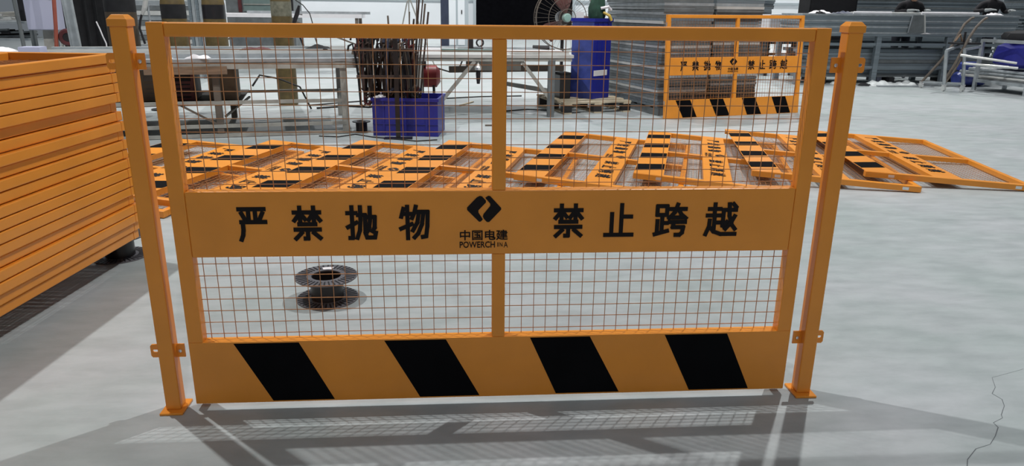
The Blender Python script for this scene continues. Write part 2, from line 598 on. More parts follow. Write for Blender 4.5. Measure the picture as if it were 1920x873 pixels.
def lying_matrix(x, y, z, yaw, tilt):
    ez = Vector((cos(yaw) * cos(tilt), sin(yaw) * cos(tilt), -sin(tilt)))
    ex = Vector((sin(yaw), -cos(yaw), 0))
    ey = ez.cross(ex)
    return Matrix(((ex.x, ey.x, ez.x, x), (ex.y, ey.y, ez.y, y), (ex.z, ey.z, ez.z, z), (0, 0, 0, 1)))


LYING = [(-2.9057, 3.5416, -0.2384, 'leftmost barrier panel of the row lying on the floor, half hidden by the left post'),
         (-2.100, 3.4799, -0.285, 'second orange barrier panel from the left in the row lying on the floor'),
         (-1.285, 3.4750, -0.2750, 'third orange barrier panel from the left in the row lying on the floor'),
         (-0.4864, 3.4440, -0.2671, 'fourth lying barrier panel from the left, in front of the blue crate'),
         (0.5948, 3.9471, -0.33, 'fifth lying barrier panel from the left, just right of the centre post'),
         (1.4649, 3.9703, -0.3065, 'lying barrier panel third from the right, two thirds along the row'),
         (2.3375, 4.0477, -0.2436, 'lying barrier panel next to last at the right, tucked under the last one'),
         (3.1686, 4.0124, -0.20, 'last barrier panel at the right end of the lying row, wholly uncovered')]
for x, y, yaw, lab in LYING:
    c = copy_tree(far)
    c.matrix_world = lying_matrix(x, y, 0.112, yaw, 0.0535)
    c['label'] = lab
    c['group'] = 'barrier panels lying overlapped on the floor'

# stack of twenty panels at the left, on cable reels
ORD = ['topmost', 'second', 'third', 'fourth', 'fifth', 'sixth', 'seventh', 'eighth', 'ninth', 'tenth', 'eleventh', 'twelfth', 'thirteenth', 'fourteenth',
       'fifteenth', 'sixteenth', 'seventeenth', 'eighteenth', 'nineteenth', 'lowest']
OFF = [0, -.012, -.003, -.002, 0, -.030, -.020, .002, -.018, -.006, -.012, .002, .004, .007, .003, -.012, .004, .007, -.008, -.018]
ez = Vector((0.9948, -0.1016, 0))
ex = Vector((-0.1016, -0.9948, 0))
corner = Vector((-1.772, 1.53, 0))
PITCH = 0.0466
ZB = 0.1195
for i in range(20):
    c = copy_tree(far, skip=('lettering', 'logo', 'hazard_stripe') if i else ('lettering', 'logo'))
    zf = ZB + PITCH * (20 - i) - 0.001
    o = corner + ex * (1.0 + random.uniform(-.012, .012)) - ez * (H - OFF[i])
    c.matrix_world = Matrix(((ex.x, 0, ez.x, o.x), (ex.y, 0, ez.y, o.y), (0, -1, 0, zf), (0, 0, 0, 1)))
    c['label'] = ('topmost orange barrier panel of the tall stack at the left, mesh showing' if i == 0 else
                  'lowest orange barrier panel of the tall stack at the left, resting on black reels' if i == 19 else
                  '%s orange barrier panel from the top of the tall stack at the left' % ORD[i])
    c['group'] = 'orange barrier panels stacked at the left'


# ------------------------------------------------------------------ posts
def make_post(x, label, side):
    t = thing('fence_post', label, 'post', (x, 0.012, 0), 0, 'square orange fence posts')
    w = 0.024
    MB().box(-w, w, -w, w, 0.008, 1.236).build('tube', 'orange', t, bevel=0.004, segs=2)
    c = MB()
    w2 = 0.0275
    p = [(w2, 1.222), (w2, 1.2415), (w2 - 0.002, 1.2435), (0.0185, 1.2525), (0.017, 1.2540)]
    vs = []
    for r, z in p:
        vs += [(-r, -r, z), (r, -r, z), (r, r, z), (-r, r, z)]
    fs = [(3, 2, 1, 0)]
    for i in range(len(p) - 1):
        for k in range(4):
            j = (k + 1) % 4
            fs.append((4 * i + k, 4 * i + j, 4 * i + 4 + j, 4 * i + 4 + k))
    fs.append(tuple(4 * (len(p) - 1) + k for k in range(4)))
    c.add(vs, fs).build('cap', 'orange', t, bevel=0.0012)
    MB().box(-0.037, 0.037, -0.048, 0.048, 0, 0.008).build('base_plate', 'orange', t, bevel=0.0015)
    for z in (0.208, 1.125):
        # outer plate with an open slot, inner plate bolted to the panel
        po = rounded_plate(0.034, 0.046, 0.005, 0.021, 0.010).build('bracket', 'orange', t)
        po.location = (-side * (0.024 + 0.017), 0.008, z)
        pi_ = MB().box(-0.0135, 0.0135, -0.0025, 0.0025, -0.023, 0.023).build('bracket', 'orange', t)
        pi_.location = (side * (0.024 + 0.0125), 0.008, z)
        b = MB().lathe([(0.0001, 0.0), (0.0048, 0.0), (0.0058, -0.002), (0.0058, -0.0045), (0.0, -0.006)], 10)
        bo = b.build('bolt', 'zinc', t, smooth=True)
        bo.rotation_euler = (-pi / 2, 0, 0)
        bo.location = (side * (0.024 + 0.012), 0.0055, z)
        # welds
        MB().bar((side * 0.0245, 0.004, z - 0.02), (side * 0.0245, 0.004, z + 0.02), 0.004, 0.004).build('weld', 'orange', t)
    return t


make_post(-1.070, 'square orange fence post at the left end of the upright barrier, beside the stack', 1)
make_post(1.070, 'square orange fence post at the right end of the upright barrier', -1)


# ------------------------------------------------------------------ cable reels
def make_reel(label, loc, rz, tilt=0.0, sticker=True, h=0.112):
    t = thing('cable_reel', label, 'cable reel', loc, rz, 'empty black plastic reels')
    ro, ri = 0.139, 0.066
    for nm, z0 in (('bottom_flange', 0.0), ('top_flange', h - 0.006)):
        MB().lathe([(ri, z0), (ro, z0), (ro + .001, z0 + .003), (ro, z0 + 0.006), (ri, z0 + 0.006)], 48, closed=True).build(nm, 'greyp', t, smooth=True)
        m = MB()
        for k in range(36):
            a = 2 * pi * k / 36
            m.bar((0.088 * cos(a), 0.088 * sin(a), z0 + 0.0065), (0.134 * cos(a), 0.134 * sin(a), z0 + 0.0065), 0.006, 0.003)
        tag(m.build('flange_ribs', 'blackp', t), kind='stuff')
    MB().lathe([(0.064, 0.004), (0.073, 0.004), (0.073, h - 0.005), (0.064, h - 0.005)], 36, closed=True).build('core', 'blackp', t, smooth=True)
    m = MB().lathe([(0.012, 0.006), (0.022, 0.006), (0.022, 0.05), (0.012, 0.05)], 20, closed=True)
    for k in range(6):
        a = pi * k / 3
        m.bar((0.02 * cos(a), 0.02 * sin(a), 0.028), (0.066 * cos(a), 0.066 * sin(a), 0.028), 0.004, 0.044)
    m.build('hub', 'blackp', t)
    if sticker:
        m = MB()
        vs, fs = [], []
        for k in range(5):
            a = math.radians(74 + k * 7.5)
            vs += [(0.074 * cos(a), 0.074 * sin(a), h + .0021), (0.104 * cos(a), 0.104 * sin(a), h + .0021)]
        for k in range(4):
            fs.append((2 * k, 2 * k + 1, 2 * k + 3, 2 * k + 2))
        m.add(vs, fs).build('paper_label', 'whitep', t)
    t.rotation_euler = (tilt, 0, rz)
    return t


make_reel('empty black plastic cable reel standing alone on the floor behind the barrier', (-0.733, 0.948, 0.0), 0.1)
make_reel('black cable reel under the far right corner of the panel stack', (-1.925, 1.585, 0), 0.4, sticker=False, h=0.1165)
make_reel('black cable reel under the near part of the panel stack, hidden in shadow', (-2.25, 0.05, 0), 0.4, sticker=False, h=0.1165)
make_reel('black cable reel under the far left corner of the panel stack', (-2.75, 1.45, 0), 0.9, sticker=False, h=0.1165)
make_reel('black cable reel under the left edge of the panel stack', (-2.9, 0.0, 0), 0.9, sticker=False, h=0.1165)


# ------------------------------------------------------------------ left worktable
T1 = Matrix.Translation((-2.5, 5.2, 0)) @ Matrix.Rotation(math.radians(11), 4, 'Z')


def on(mx, p):
    return mx @ Vector(p)


t = thing('work_table', 'long low steel welding table behind the lying panels at the left', 'table', matrix=T1)
MB().box(-1.9, 1.45, -0.03, 1.45, 0.735, 0.765).build('table_top', 'galv', t)
MB().bar((-1.9, 0, 0.70), (1.45, 0, 0.70), 0.05, 0.06).build('apron', 'steel', t)
MB().bar((-1.9, 1.4, 0.70), (1.45, 1.4, 0.70), 0.05, 0.06).build('apron', 'steel', t)
for x in (-1.7, 0.0, 1.22):
    for y in (0.02, 1.38):
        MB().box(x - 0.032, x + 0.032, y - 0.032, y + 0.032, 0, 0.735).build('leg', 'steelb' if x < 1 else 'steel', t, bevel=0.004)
for z in (0.345, 0.115, 0.022):
    MB().bar((-1.7, 0.0, z), (1.22, 0.0, z), 0.03, 0.034).build('rail', 'steel', t)
MB().bar((-1.7, 1.38, 0.30), (1.22, 1.38, 0.30), 0.03, 0.03).build('rail', 'steel', t)
for x in (-1.7, 0, 1.22):
    MB().bar((x, 0.05, 0.31), (x, 1.35, 0.31), 0.03, 0.03).build('cross_rail', 'steel', t)
MB().bar((0.03, 0.0, 0.10), (-0.35, -0.0, 0.33), 0.018).build('brace', 'steelb', t)
MB().bar((0.05, 0.06, 0.20), (0.26, 0.5, 0.34), 0.018).build('brace', 'steel', t)

t = thing('timber_plank', 'dusty brown timber plank hung along the front of the left worktable', 'plank', matrix=T1)
MB().box(-0.62, 0.12, -0.062, -0.035, 0.625, 0.70).build('board', 'wood', t)


def cabinet_box(name, label, cat, mx, w, d, h, material, face='blackp', group=None, slots=4):
    t = thing(name, label, cat, matrix=mx, group=group)
    MB().box(-w / 2, w / 2, -d / 2, d / 2, 0.015, h).build('casing', material, t, bevel=0.008)
    MB().box(-w / 2 + .03, w / 2 - .03, -d / 2 - .006, -d / 2 + .002, h * .62, h - .03).build('front_panel', face, t)
    for k in range(slots):
        z = 0.05 + k * h * .12
        MB().box(-w / 2 + .04, w / 2 - .04, -d / 2 - .004, -d / 2 + .002, z, z + .012).build('vent_slat', face, t)
    m = MB().tube([(-w * .3, 0, h), (-w * .3, 0, h + .035), (w * .3, 0, h + .035), (w * .3, 0, h)], 0.008, 6)
    m.build('handle', 'blackp', t)
    for sx in (-1, 1):
        MB().box(sx * w * .4 - .02, sx * w * .4 + .02, -d * .4, d * .4, 0, 0.016).build('foot', 'rubber', t)
    return t


def at_t1(x, y, z, rz=0):
    return T1 @ Matrix.Translation((x, y, z)) @ Matrix.Rotation(rz, 4, 'Z')


cabinet_box('welding_machine', 'olive brown welding machine on the low shelf of the left worktable', 'welder', at_t1(-0.60, 0.45, 0.326), 0.24, 0.45, 0.35, 'brown', 'steelb', 'welding machines')
cabinet_box('welding_machine', 'dark red sided welding machine in the middle of the low shelf', 'welder', at_t1(-0.34, 0.45, 0.326), 0.22, 0.45, 0.34, 'maroon', 'dark', 'welding machines')
cabinet_box('welding_machine', 'brown welding machine at the right end of the low shelf', 'welder', at_t1(0.03, 0.45, 0.326), 0.26, 0.45, 0.36, 'brown', 'brown', 'welding machines')
cabinet_box('red_toolbox', 'small dark red toolbox showing between the left post and the barrier', 'toolbox', Matrix.Translation((-3.69, 6.75, 0.325)), 0.20, 0.22, 0.27, 'red', 'red', slots=0)
t = thing('shelf_board', 'grey board laid across the rails of the left worktable as a shelf', 'board', matrix=T1)
MB().box(-1.6, 0.19, 0.05, 1.36, 0.312, 0.325).build('board', 'steelb', t)

# profiles and offcuts on the left table
PR = [(-1.80, 1.40, 0.16, 'galv', .05, .030), (-1.80, 1.42, 0.28, 'lights', .05, .032), (-1.5, 1.30, 0.42, 'galv', .06, .026), (-1.7, 1.25, 0.58, 'lights', .05, .04),
      (-1.8, 1.1, 0.74, 'galv', .06, .03), (-1.75, 1.38, 0.92, 'lights', .07, .035), (-1.7, 0.9, 1.10, 'galv', .06, .05), (-1.75, 1.3, 1.28, 'lights', .05, .045)]
POSW = ['nearest the front edge', 'second from the front edge', 'third from the front edge', 'fourth from the front edge', 'fifth from the front edge',
        'third from the back edge', 'second from the back edge', 'along the back edge']
for (a, b, y, mt, w, h), ps in zip(PR, POSW):
    o = thing('steel_profile', '%s steel profile lying lengthwise on the left worktable, %s' % ('pale' if mt == 'lights' else 'grey', ps), 'steel profile', matrix=T1 @ Matrix.Translation((0, y, 0.765)), group='profiles on the left worktable')
    MB().box(a, b, -w / 2, w / 2, 0, h).build('web', mt, o)
    MB().box(a, b, -w / 2, -w / 2 + .006, h, h + .008).box(a, b, w / 2 - .006, w / 2, h, h + .008).build('lips', mt, o)


def crumple(name, label, cat, loc, w, d, h, material, seed, rz=0.0, group=None):
    """a rumpled cloth: gridded sheet with folds, given thickness"""
    rnd = random.Random(seed)
    n = 9
    vs, fs = [], []
    ph = [rnd.uniform(0, 6) for _ in range(4)]
    for lay in (0, 1):
        for i in range(n):
            for j in range(n):
                u, v = i / (n - 1) - .5, j / (n - 1) - .5
                e = max(0, 1 - (2 * max(abs(u), abs(v))) ** 3)
                z = h * e * (0.55 + 0.25 * sin(9 * u + ph[0] + 4 * v) + 0.2 * sin(13 * v + ph[1] - 5 * u)) + 0.006
                x = u * w * (1 + .15 * sin(7 * v + ph[2]))
                y = v * d * (1 + .15 * sin(6 * u + ph[3]))
                vs.append((x, y, z if lay else max(0.0, z - 0.012) if e > .1 else 0))
    N = n * n
    for i in range(n - 1):
        for j in range(n - 1):
            a = i * n + j
            fs += [(a + N, a + n + N, a + n + 1 + N, a + 1 + N), (a, a + 1, a + n + 1, a + n)]
    for i in range(n - 1):
        for (a, b) in ((i, i + 1), (i * n, (i + 1) * n), (i * n + n - 1, (i + 1) * n + n - 1), ((n - 1) * n + i, (n - 1) * n + i + 1)):
            fs.append((a, b, b + N, a + N))
    o = MB().add(vs, fs).build(name, material, smooth=True)
    o.location = loc
    o.rotation_euler = (0, 0, rz)
    return tag(o, label, cat, group)


def t1p(x, y, z):
    return tuple(T1 @ Vector((x, y, z)))


crumple('work_glove', 'pale pink rumpled glove on the left worktable near the barrier stile', 'glove', t1p(-0.45, 0.03, 0.768), 0.16, 0.10, 0.05, 'whitep', 3)
crumple('work_glove', 'pale rumpled glove right of the pink one on the left worktable', 'glove', t1p(-0.14, 0.02, 0.768), 0.19, 0.09, 0.045, 'whitep', 5)
crumple('rag', 'dark rag lying among profiles on the left worktable', 'rag', t1p(0.35, 0.80, 0.80), 0.30, 0.14, 0.04, 'maroon', 6)
crumple('rag', 'black rag near the right end of the left worktable', 'rag', t1p(1.0, 0.98, 0.80), 0.26, 0.18, 0.05, 'dark', 8)

# clamp lamp / welding torch hanging over the table
t = thing('holding_clamp', 'black spring clamp standing up on the left worktable beside the gas cylinder', 'clamp', (-1.98, 6.75, 0.765))
MB().tube([(0.05, 0, 0.0), (-0.02, 0, 0.20), (-0.05, 0, 0.30)], 0.012, 6).build('stem', 'blackp', t)
MB().tube([(-0.06, 0, 0.30), (-0.01, 0, 0.42), (0.015, 0, 0.50)], [0.022, 0.026, 0.012], 8).build('jaw', 'blackp', t)
MB().tube([(-0.01, 0, 0.41), (0.045, 0, 0.40)], 0.009, 6).build('lever', 'blackp', t)
o = MB().tube([(-2.02, 6.80, 1.33), (-1.93, 6.8, 1.27), (-1.86, 6.8, 1.18), (-1.83, 6.8, 1.05), (-1.82, 6.82, 0.90), (-1.80, 6.85, 0.80)], 0.006, 6).build('hose_loop', 'rubber')
tag(o, 'thin black cable arching down to the left worktable', 'cable')


# ------------------------------------------------------------------ gas cylinders
def cylinder(label, x, y, r, h, material, neck):
    t = thing('gas_cylinder', label, 'gas cylinder', (x, y, 0), 0, 'tall gas cylinders')
    MB().lathe([(0, 0), (r * .94, 0), (r, .02), (r, h - .24), (r * .93, h - .16), (r * .7, h - .07), (r * .3, h - .02), (0.03, h), (0, h)], 28).build('shell', material, t, smooth=True)
    MB().lathe([(r * 1.004, h - .42), (r * 1.01, h - .41), (r * 1.01, h - .25), (r * 1.004, h - .24)], 28).build('collar_band', neck, t, smooth=True)
    MB().lathe([(0.03, h - .01), (0.03, h + .05), (0.018, h + .055), (0.018, h + .10), (0, h + .10)], 12).build('valve', 'steel', t, smooth=True)
    return t


cylinder('olive gas cylinder standing on the floor right of centre of the left worktable', -2.40, 7.74, 0.128, 1.55, 'olive', 'oliveg')
cylinder('brown gas cylinder with dark collar behind the worktable, second from the right', -3.36, 8.1, 0.145, 1.50, 'olive', 'blackp')
cylinder('brown gas cylinder with dark collar behind the barrier stile, third from the right', -3.88, 8.1, 0.155, 1.50, 'olive', 'dark')
cylinder('dark brown gas cylinder behind the left fence post', -4.47, 7.9, 0.185, 1.58, 'oliveb', 'dark')

# ------------------------------------------------------------------ rod rack
t = thing('rod_rack', 'dark post rack hung with bent rusty rods behind the blue crate', 'rack', (-0.74, 5.12, 0))
MB().box(-.022, .022, -.022, .022, 0, 1.02).build('post', 'blackp', t)
MB().box(-.14, .14, -.05, .05, 0, 0.012).build('foot', 'blackp', t)
MB().bar((-0.40, 0.12, 0.86), (0.16, 0.12, 0.86), 0.03).bar((0, 0, 0.86), (0, 0.14, 0.86), 0.03).build('arm', 'rust', t)
MB().bar((-0.40, 0.12, 0.60), (0.16, 0.12, 0.60), 0.03).bar((0, 0, 0.60), (0, 0.14, 0.60), 0.03).build('arm', 'rust', t)
rnd = random.Random(11)
mats = ['rust', 'rust', 'blackp', 'maroon', 'steelb', 'rust', 'col', 'dark']
for k in range(84):
    x = -1.14 + 0.56 * rnd.random()
    y = 5.30 + 0.22 * rnd.random()
    zt = rnd.uniform(0.80, 1.0)
    zb = rnd.uniform(0.30, 0.50)
    dx = rnd.uniform(-.08, .08)
    hook = [(x + dx - .05, y, zt - .05), (x + dx - .04, y, zt), (x + dx, y, zt + .02), (x + dx * .6, y, zt - .1), (x + dx * .2, y, (zt + zb) / 2), (x, y, zb), (x + .03, y, zb - .02), (x + .06, y, zb + .02)]
    o = MB().tube(hook, rnd.uniform(.009, .016), 5).build('bent_rod', mats[k % 8])
    tag(o, 'bent dark steel rod hanging in the tangled bunch behind the blue crate', 'rod', 'bent rods hanging on the post rack')
rnd = random.Random(4)
for k, (x0, x1, zt) in enumerate([(-.80, -.84, 1.18), (-.77, -.76, 1.02), (-.72, -.70, 1.08), (-.66, -.62, 1.22), (-.64, -.52, 1.36), (-.62, -.48, 1.38), (-.60, -.46, 1.30), (-.58, -.50, 1.10), (-.69, -.58, 1.15), (-.60, -.54, 1.40), (-.57, -.43, 1.22), (-.74, -.66, .99)]):
    y = 5.52 + .02 * (k % 3)
    o = MB().tube([(x0, y, 0.012), (x0 * .5 + x1 * .5, y + .02, zt * .55), (x1, y + .03, zt)], 0.007 if k % 2 else .010, 5).build('long_rod', 'rust' if k % 3 else 'steelb')
    tag(o, 'long straight steel rod standing upright out of the blue crate', 'rod', 'long rods standing in the blue crate')
crumple('rag', 'dark red cloth draped on the rods at the end of the left worktable', 'rag', (-1.12, 5.70, 0.775), 0.16, 0.2, 0.12, 'maroon', 21)

# ------------------------------------------------------------------ blue crate
t = thing('blue_crate', 'open rectangular blue plastic crate standing on the floor before the tables', 'crate', (-0.648, 5.50, 0), math.radians(-7))
w, d, h, k = 0.335, 0.24, 0.385, 0.008
MB().box(-w, w, -d, d, 0, 0.01).build('bottom', 'blue', t)
for nm, b in (('front_wall', (-w, w, -d, -d + k, .01, h)), ('back_wall', (-w, w, d - k, d, .01, h)), ('side_wall', (-w, -w + k, -d + k, d - k, .01, h)), ('side_wall', (w - k, w, -d + k, d - k, .01, h))):
    MB().box(*b).build(nm, 'blue', t)
m = MB()
m.box(-w - .012, w + .012, -d - .012, -d, h - .03, h).box(-w - .012, w + .012, d, d + .012, h - .03, h).box(-w - .012, -w, -d, d, h - .03, h).box(w, w + .012, -d, d, h - .03, h)
m.build('rim', 'blue', t)
for x in (-.22, 0, .22):
    MB().box(x - .008, x + .008, -d - .008, -d, .01, h - .03).build('rib', 'blue', t)
MB().box(-w, w, -d - .006, -d, .12, .132).build('rib', 'blue', t)
crumple('paper_scrap', 'white paper scrap on the left rim of the blue crate', 'paper', (-0.93, 5.30, 0.39), 0.12, 0.06, 0.03, 'whitep', 31, 0.6)
crumple('paper_scrap', 'small white paper scrap at the back of the blue crate', 'paper', (-0.56, 5.66, 0.392), 0.06, 0.05, 0.03, 'whitep', 33)

t = thing('wire_spool', 'small black wire spool lying left of the blue crate', 'spool', (-1.16, 5.56, 0))
MB().lathe([(0, 0), (.095, 0), (.095, .006), (.06, .008), (.06, .10), (.095, .102), (.095, .110), (0, .110)], 24).build('drum', 'blackp', t, smooth=True)
MB().tube([(0.05, -0.05, 0.113), (-.04, -.03, .118), (.01, .05, .116)], 0.004, 5).build('wire_end', 'rust', t)
o = MB().tube([(-1.55, 5.25, .006), (-1.35, 5.20, .006), (-1.2, 5.35, .006), (-1.0, 5.18, .006), (-0.75, 5.05, .006), (-0.55, 4.95, .006), (-.35, 5.02, .006)], 0.006, 6).build('floor_cable', 'rubber')
tag(o, 'thin black cable snaking over the floor in front of the blue crate', 'cable')
o = MB().tube([(-2.1, 7.6, .008), (-1.7, 7.9, .008), (-1.2, 8.2, .008), (-0.5, 8.3, .008), (0.2, 8.6, .008), (0.8, 8.7, .008)], 0.010, 6).build('floor_cable', 'rubber')
tag(o, 'black cable lying on the floor under the tables', 'cable')
o = MB().tube([(0.3, 7.0, .007), (.75, 7.25, .007), (1.0, 7.18, .007)], 0.007, 6).build('floor_cable', 'rubber')
tag(o, 'short black cable on the floor by the right leg of the braced table', 'cable')
for lab, p, q in (('thin dark offcut lying on bare floor right of the centre post', (0.16, 5.92), (0.36, 5.93)), ('pale offcut lying on the floor under the braced table', (-0.12, 7.6), (0.06, 8.0))):
    o = MB().bar((p[0], p[1], .008), (q[0], q[1], .008), 0.03, 0.016).build('offcut', 'steelb' if 'dark' in lab else 'woodl')
    tag(o, lab, 'offcut')

# ------------------------------------------------------------------ compressor
t = thing('air_compressor', 'red machine with black motor on the floor behind the blue crate', 'compressor', (-0.66, 8.15, 0))
m = MB().tube([(-.30, 0, .34), (-.26, 0, .34), (.22, 0, .34), (.27, 0, .34)], [.08, .15, .15, .08], 16)
m.build('tank', 'red', t, smooth=True)
MB().box(-.16, .08, -.10, .10, .47, .56).build('motor', 'blackp', t, bevel=.01)
MB().lathe([(0, 0), (.06, 0), (.06, .12), (0, .12)], 14, c=(-.20, 0, .48)).build('filter', 'blackp', t, smooth=True)
for x in (-.2, .18):
    MB().bar((x, -.12, 0), (x, -.08, .25), .03).bar((x, .12, 0), (x, .08, .25), .03).build('leg', 'blackp', t)
MB().tube([(.2, 0, .46), (.4, .02, .40), (.55, .02, .48), (.62, 0, .66)], .012, 6).build('hose', 'rubber', t)

# ------------------------------------------------------------------ braced table
T2 = Matrix.Translation((0.98, 6.62, 0)) @ Matrix.Rotation(math.radians(2), 4, 'Z')
t = thing('braced_table', 'steel work table with diagonal braces between the blue crate and the blue bin', 'table', matrix=T2)
MB().box(-2.02, 0.26, -0.03, 1.30, 0.70, 0.735).build('table_top', 'lights', t)
MB().bar((-2.0, 0, 0.68), (0.24, 0, 0.68), .04, .04).build('apron', 'steel', t)
MB().box(-0.04, 0.04, -0.03, 0.05, 0, 0.68).build('leg', 'galvd', t, bevel=.004)
MB().box(-1.62, -1.54, 0.0, 0.08, 0, 0.68).build('leg', 'steel', t, bevel=.004)
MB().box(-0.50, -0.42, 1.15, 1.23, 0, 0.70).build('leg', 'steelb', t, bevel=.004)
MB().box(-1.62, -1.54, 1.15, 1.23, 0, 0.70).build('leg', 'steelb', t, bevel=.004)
MB().bar((-0.92, 0.02, 0.66), (-1.36, 0.02, 0.14), .075, .04).build('brace', 'steel', t)
MB().bar((-0.36, 0.02, 0.66), (0.0, 0.02, 0.20), .06, .04).build('brace', 'steel', t)
MB().bar((-1.55, 0.04, 0.66), (-1.95, 0.04, 0.26), .035, .03).build('brace', 'steel', t)
MB().bar((-1.02, 0.10, 0.60), (-0.36, 0.10, 0.60), .03, .11).build('mid_beam', 'steel', t)
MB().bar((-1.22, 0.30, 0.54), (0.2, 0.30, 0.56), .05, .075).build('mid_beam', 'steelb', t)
MB().bar((-0.55, 1.18, 0.30), (0.0, 0.1, 0.30), .04, .05).build('low_rail', 'steel', t)
for lab, x0, x1, y, mt in (('pale steel sheet strip at the front of the braced table, right half', -.48, .22, .12, 'lights'), ('grey-green steel strip on the braced table left half', -1.3, -.62, .55, 'glassg'),
                           ('white sheet strip at the left end of the braced table', -1.98, -1.1, .75, 'whitep'), ('long grey strip along the back of the braced table', -1.9, .2, 1.1, 'galv'),
                           ('pale strip beside the front one on the braced table', -.62, .18, .34, 'whitep')):
    o = MB().bar((x0, y + .05, .755), (x1, y, .75), .13, .03).build('sheet_strip', mt)
    o.matrix_world = T2
    tag(o, lab, 'steel strip', 'strips on the braced table')
for lab, pts in (('black hose drooping between the gas cylinder and the welding machines', [(-2.62, 6.9, .33), (-2.55, 7.0, .45), (-2.35, 7.1, .40), (-2.1, 7.1, .30), (-2.0, 7.2, .015)]),
                 ('black hose coiled low behind the right leg of the left worktable', [(-1.95, 7.3, .012), (-1.6, 7.5, .012), (-1.3, 7.4, .012), (-1.15, 7.6, .012), (-.9, 7.5, .012)])):
    o = MB().tube(pts, .012, 6).build('black_hose', 'rubber', smooth=True)
    tag(o, lab, 'hose')
t = thing('angle_grinder', 'black angle grinder lying on the right of the braced table', 'grinder', matrix=T2 @ Matrix.Translation((-.03, .55, .80)))
MB().tube([(-.13, 0, 0), (.02, 0, -.01), (.08, 0, -.012)], [.02, .026, .03], 8).build('body', 'blackp', t, smooth=True)
MB().lathe([(0, 0), (.055, 0), (.055, .006), (0, .006)], 16, c=(.1, 0, -.035)).build('disc', 'steelb', t)
t = thing('hanging_grinder', 'small tool hanging under the braced table left of the centre post', 'tool', matrix=T2 @ Matrix.Translation((-.88, -.02, .36)))
MB().tube([(0, 0, .04), (0, 0, .10), (0, 0, .16), (0, 0, .21)], [.018, .026, .03, .018], 8).build('body', 'blackp', t, smooth=True)
MB().lathe([(0, .2), (.04, .2), (.045, .23), (.02, .27), (0, .27)], 12).build('head', 'zinc', t, smooth=True)
MB().tube([(0, 0, .26), (0, 0.03, .32)], .008, 6).build('hook', 'steel', t)
t = thing('bench_vice', 'small dark vice standing behind the braced table top', 'vice', matrix=T2 @ Matrix.Translation((-.85, 1.1, .735)))
MB().box(-.09, -.03, -.05, .05, 0, .14).build('jaw', 'blackp', t)
MB().tube([(.06 + .045 * cos(a * pi / 6), 0, .085 + .045 * sin(a * pi / 6)) for a in range(13)], .013, 6).build('ring', 'blackp', t)
MB().box(-.1, .1, -.06, .06, 0, .02).build('base', 'blackp', t)

# ------------------------------------------------------------------ pallet, blue bin
PM = Matrix.Translation((1.50, 7.40, 0)) @ Matrix.Rotation(math.radians(15), 4, 'Z')
t = thing('timber_pallet', 'pale timber pallet under the tall blue bin', 'pallet', matrix=PM)
for k in range(5):
    y = -.42 + k * .21
    MB().box(-.47, .47, y - .055, y + .055, .125, .147).build('plank', 'woodl', t)
for x in (-.41, 0, .41):
    MB().box(x - .05, x + .05, -.48, .48, .105, .125).build('stringer', 'woodl', t)
    for y in (-.42, 0, .42):
        MB().box(x - .055, x + .055, y - .05, y + .05, .018, .105).build('block', 'blackp', t)
    MB().box(x - .05, x + .05, -.48, .48, 0, .018).build('skid', 'woodl', t)

BM = Matrix.Translation((1.59, 7.42, 0.148)) @ Matrix.Rotation(math.radians(42), 4, 'Z')
t = thing('blue_bin', 'tall blue plastic bin with white sticker standing on the pallet', 'bin', matrix=BM)
w, k, h = .18, .008, 1.0
for nm, b in (('front_wall', (-w, w, -w, -w + k, .0, h)), ('side_wall', (-w, -w + k, -w + k, w - k, .0, h)), ('back_wall', (-w, w, w - k, w, 0, h)), ('side_wall', (w - k, w, -w + k, w - k, 0, h))):
    MB().box(*b).build(nm, 'navy' if nm == 'front_wall' or b[1] > .1 else 'bluef', t)
MB().box(-w + k, w - k, -w + k, w - k, 0, .01).build('bottom', 'navy', t)
MB().box(-w - .015, w + .015, -w - .015, -w, h - .04, h).box(-w - .015, w + .015, w, w + .015, h - .04, h).box(-w - .015, -w, -w, w, h - .04, h).box(w, w + .015, -w, w, h - .04, h).build('rim', 'navy', t)
MB().box(-.16, .12, -w - .003, -w - .0005, .29, .36).build('sticker', 'whitep', t)
for x in (-.1, .0, .1):
    MB().box(x - .006, x + .006, -w - .006, -w, .40, h - .05).build('rib', 'navy', t)

t = thing('black_case', 'narrow black case standing on the pallet left of the blue bin', 'case', (1.22, 7.36, .148), .26)
MB().box(-.075, .075, -.10, .10, 0, .30).build('body', 'blackp', t, bevel=.006)
MB().box(-.077, .077, -.102, .102, .30, .325).build('lid', 'dark', t)
t = thing('green_bag', 'dark green plastic bundle stuffed in the top of the blue bin', 'bag', (1.66, 7.46, 1.12))
m = MB()
rnd = random.Random(3)
prof = [(0, 0), (.09, .0), (.12, .05), (.11, .16), (.08, .27), (.03, .36), (0, .37)]
m.lathe(prof, 14)
m.v = [(x * (1 + .18 * rnd.uniform(-1, 1)), y * (1 + .18 * rnd.uniform(-1, 1)), z + .02 * rnd.uniform(-1, 1)) for x, y, z in m.v]
m.build('bundle', 'green', t, smooth=True)
MB().tube([(.06, -.1, .10), (.13, -.15, .06), (.16, -.15, -.0)], .018, 6).build('strap', 'yellow', t)
MB().tube([(.02, -.12, .15), (.11, -.14, .17), (.15, -.12, .13)], .02, 6).build('white_fold', 'whitep', t)

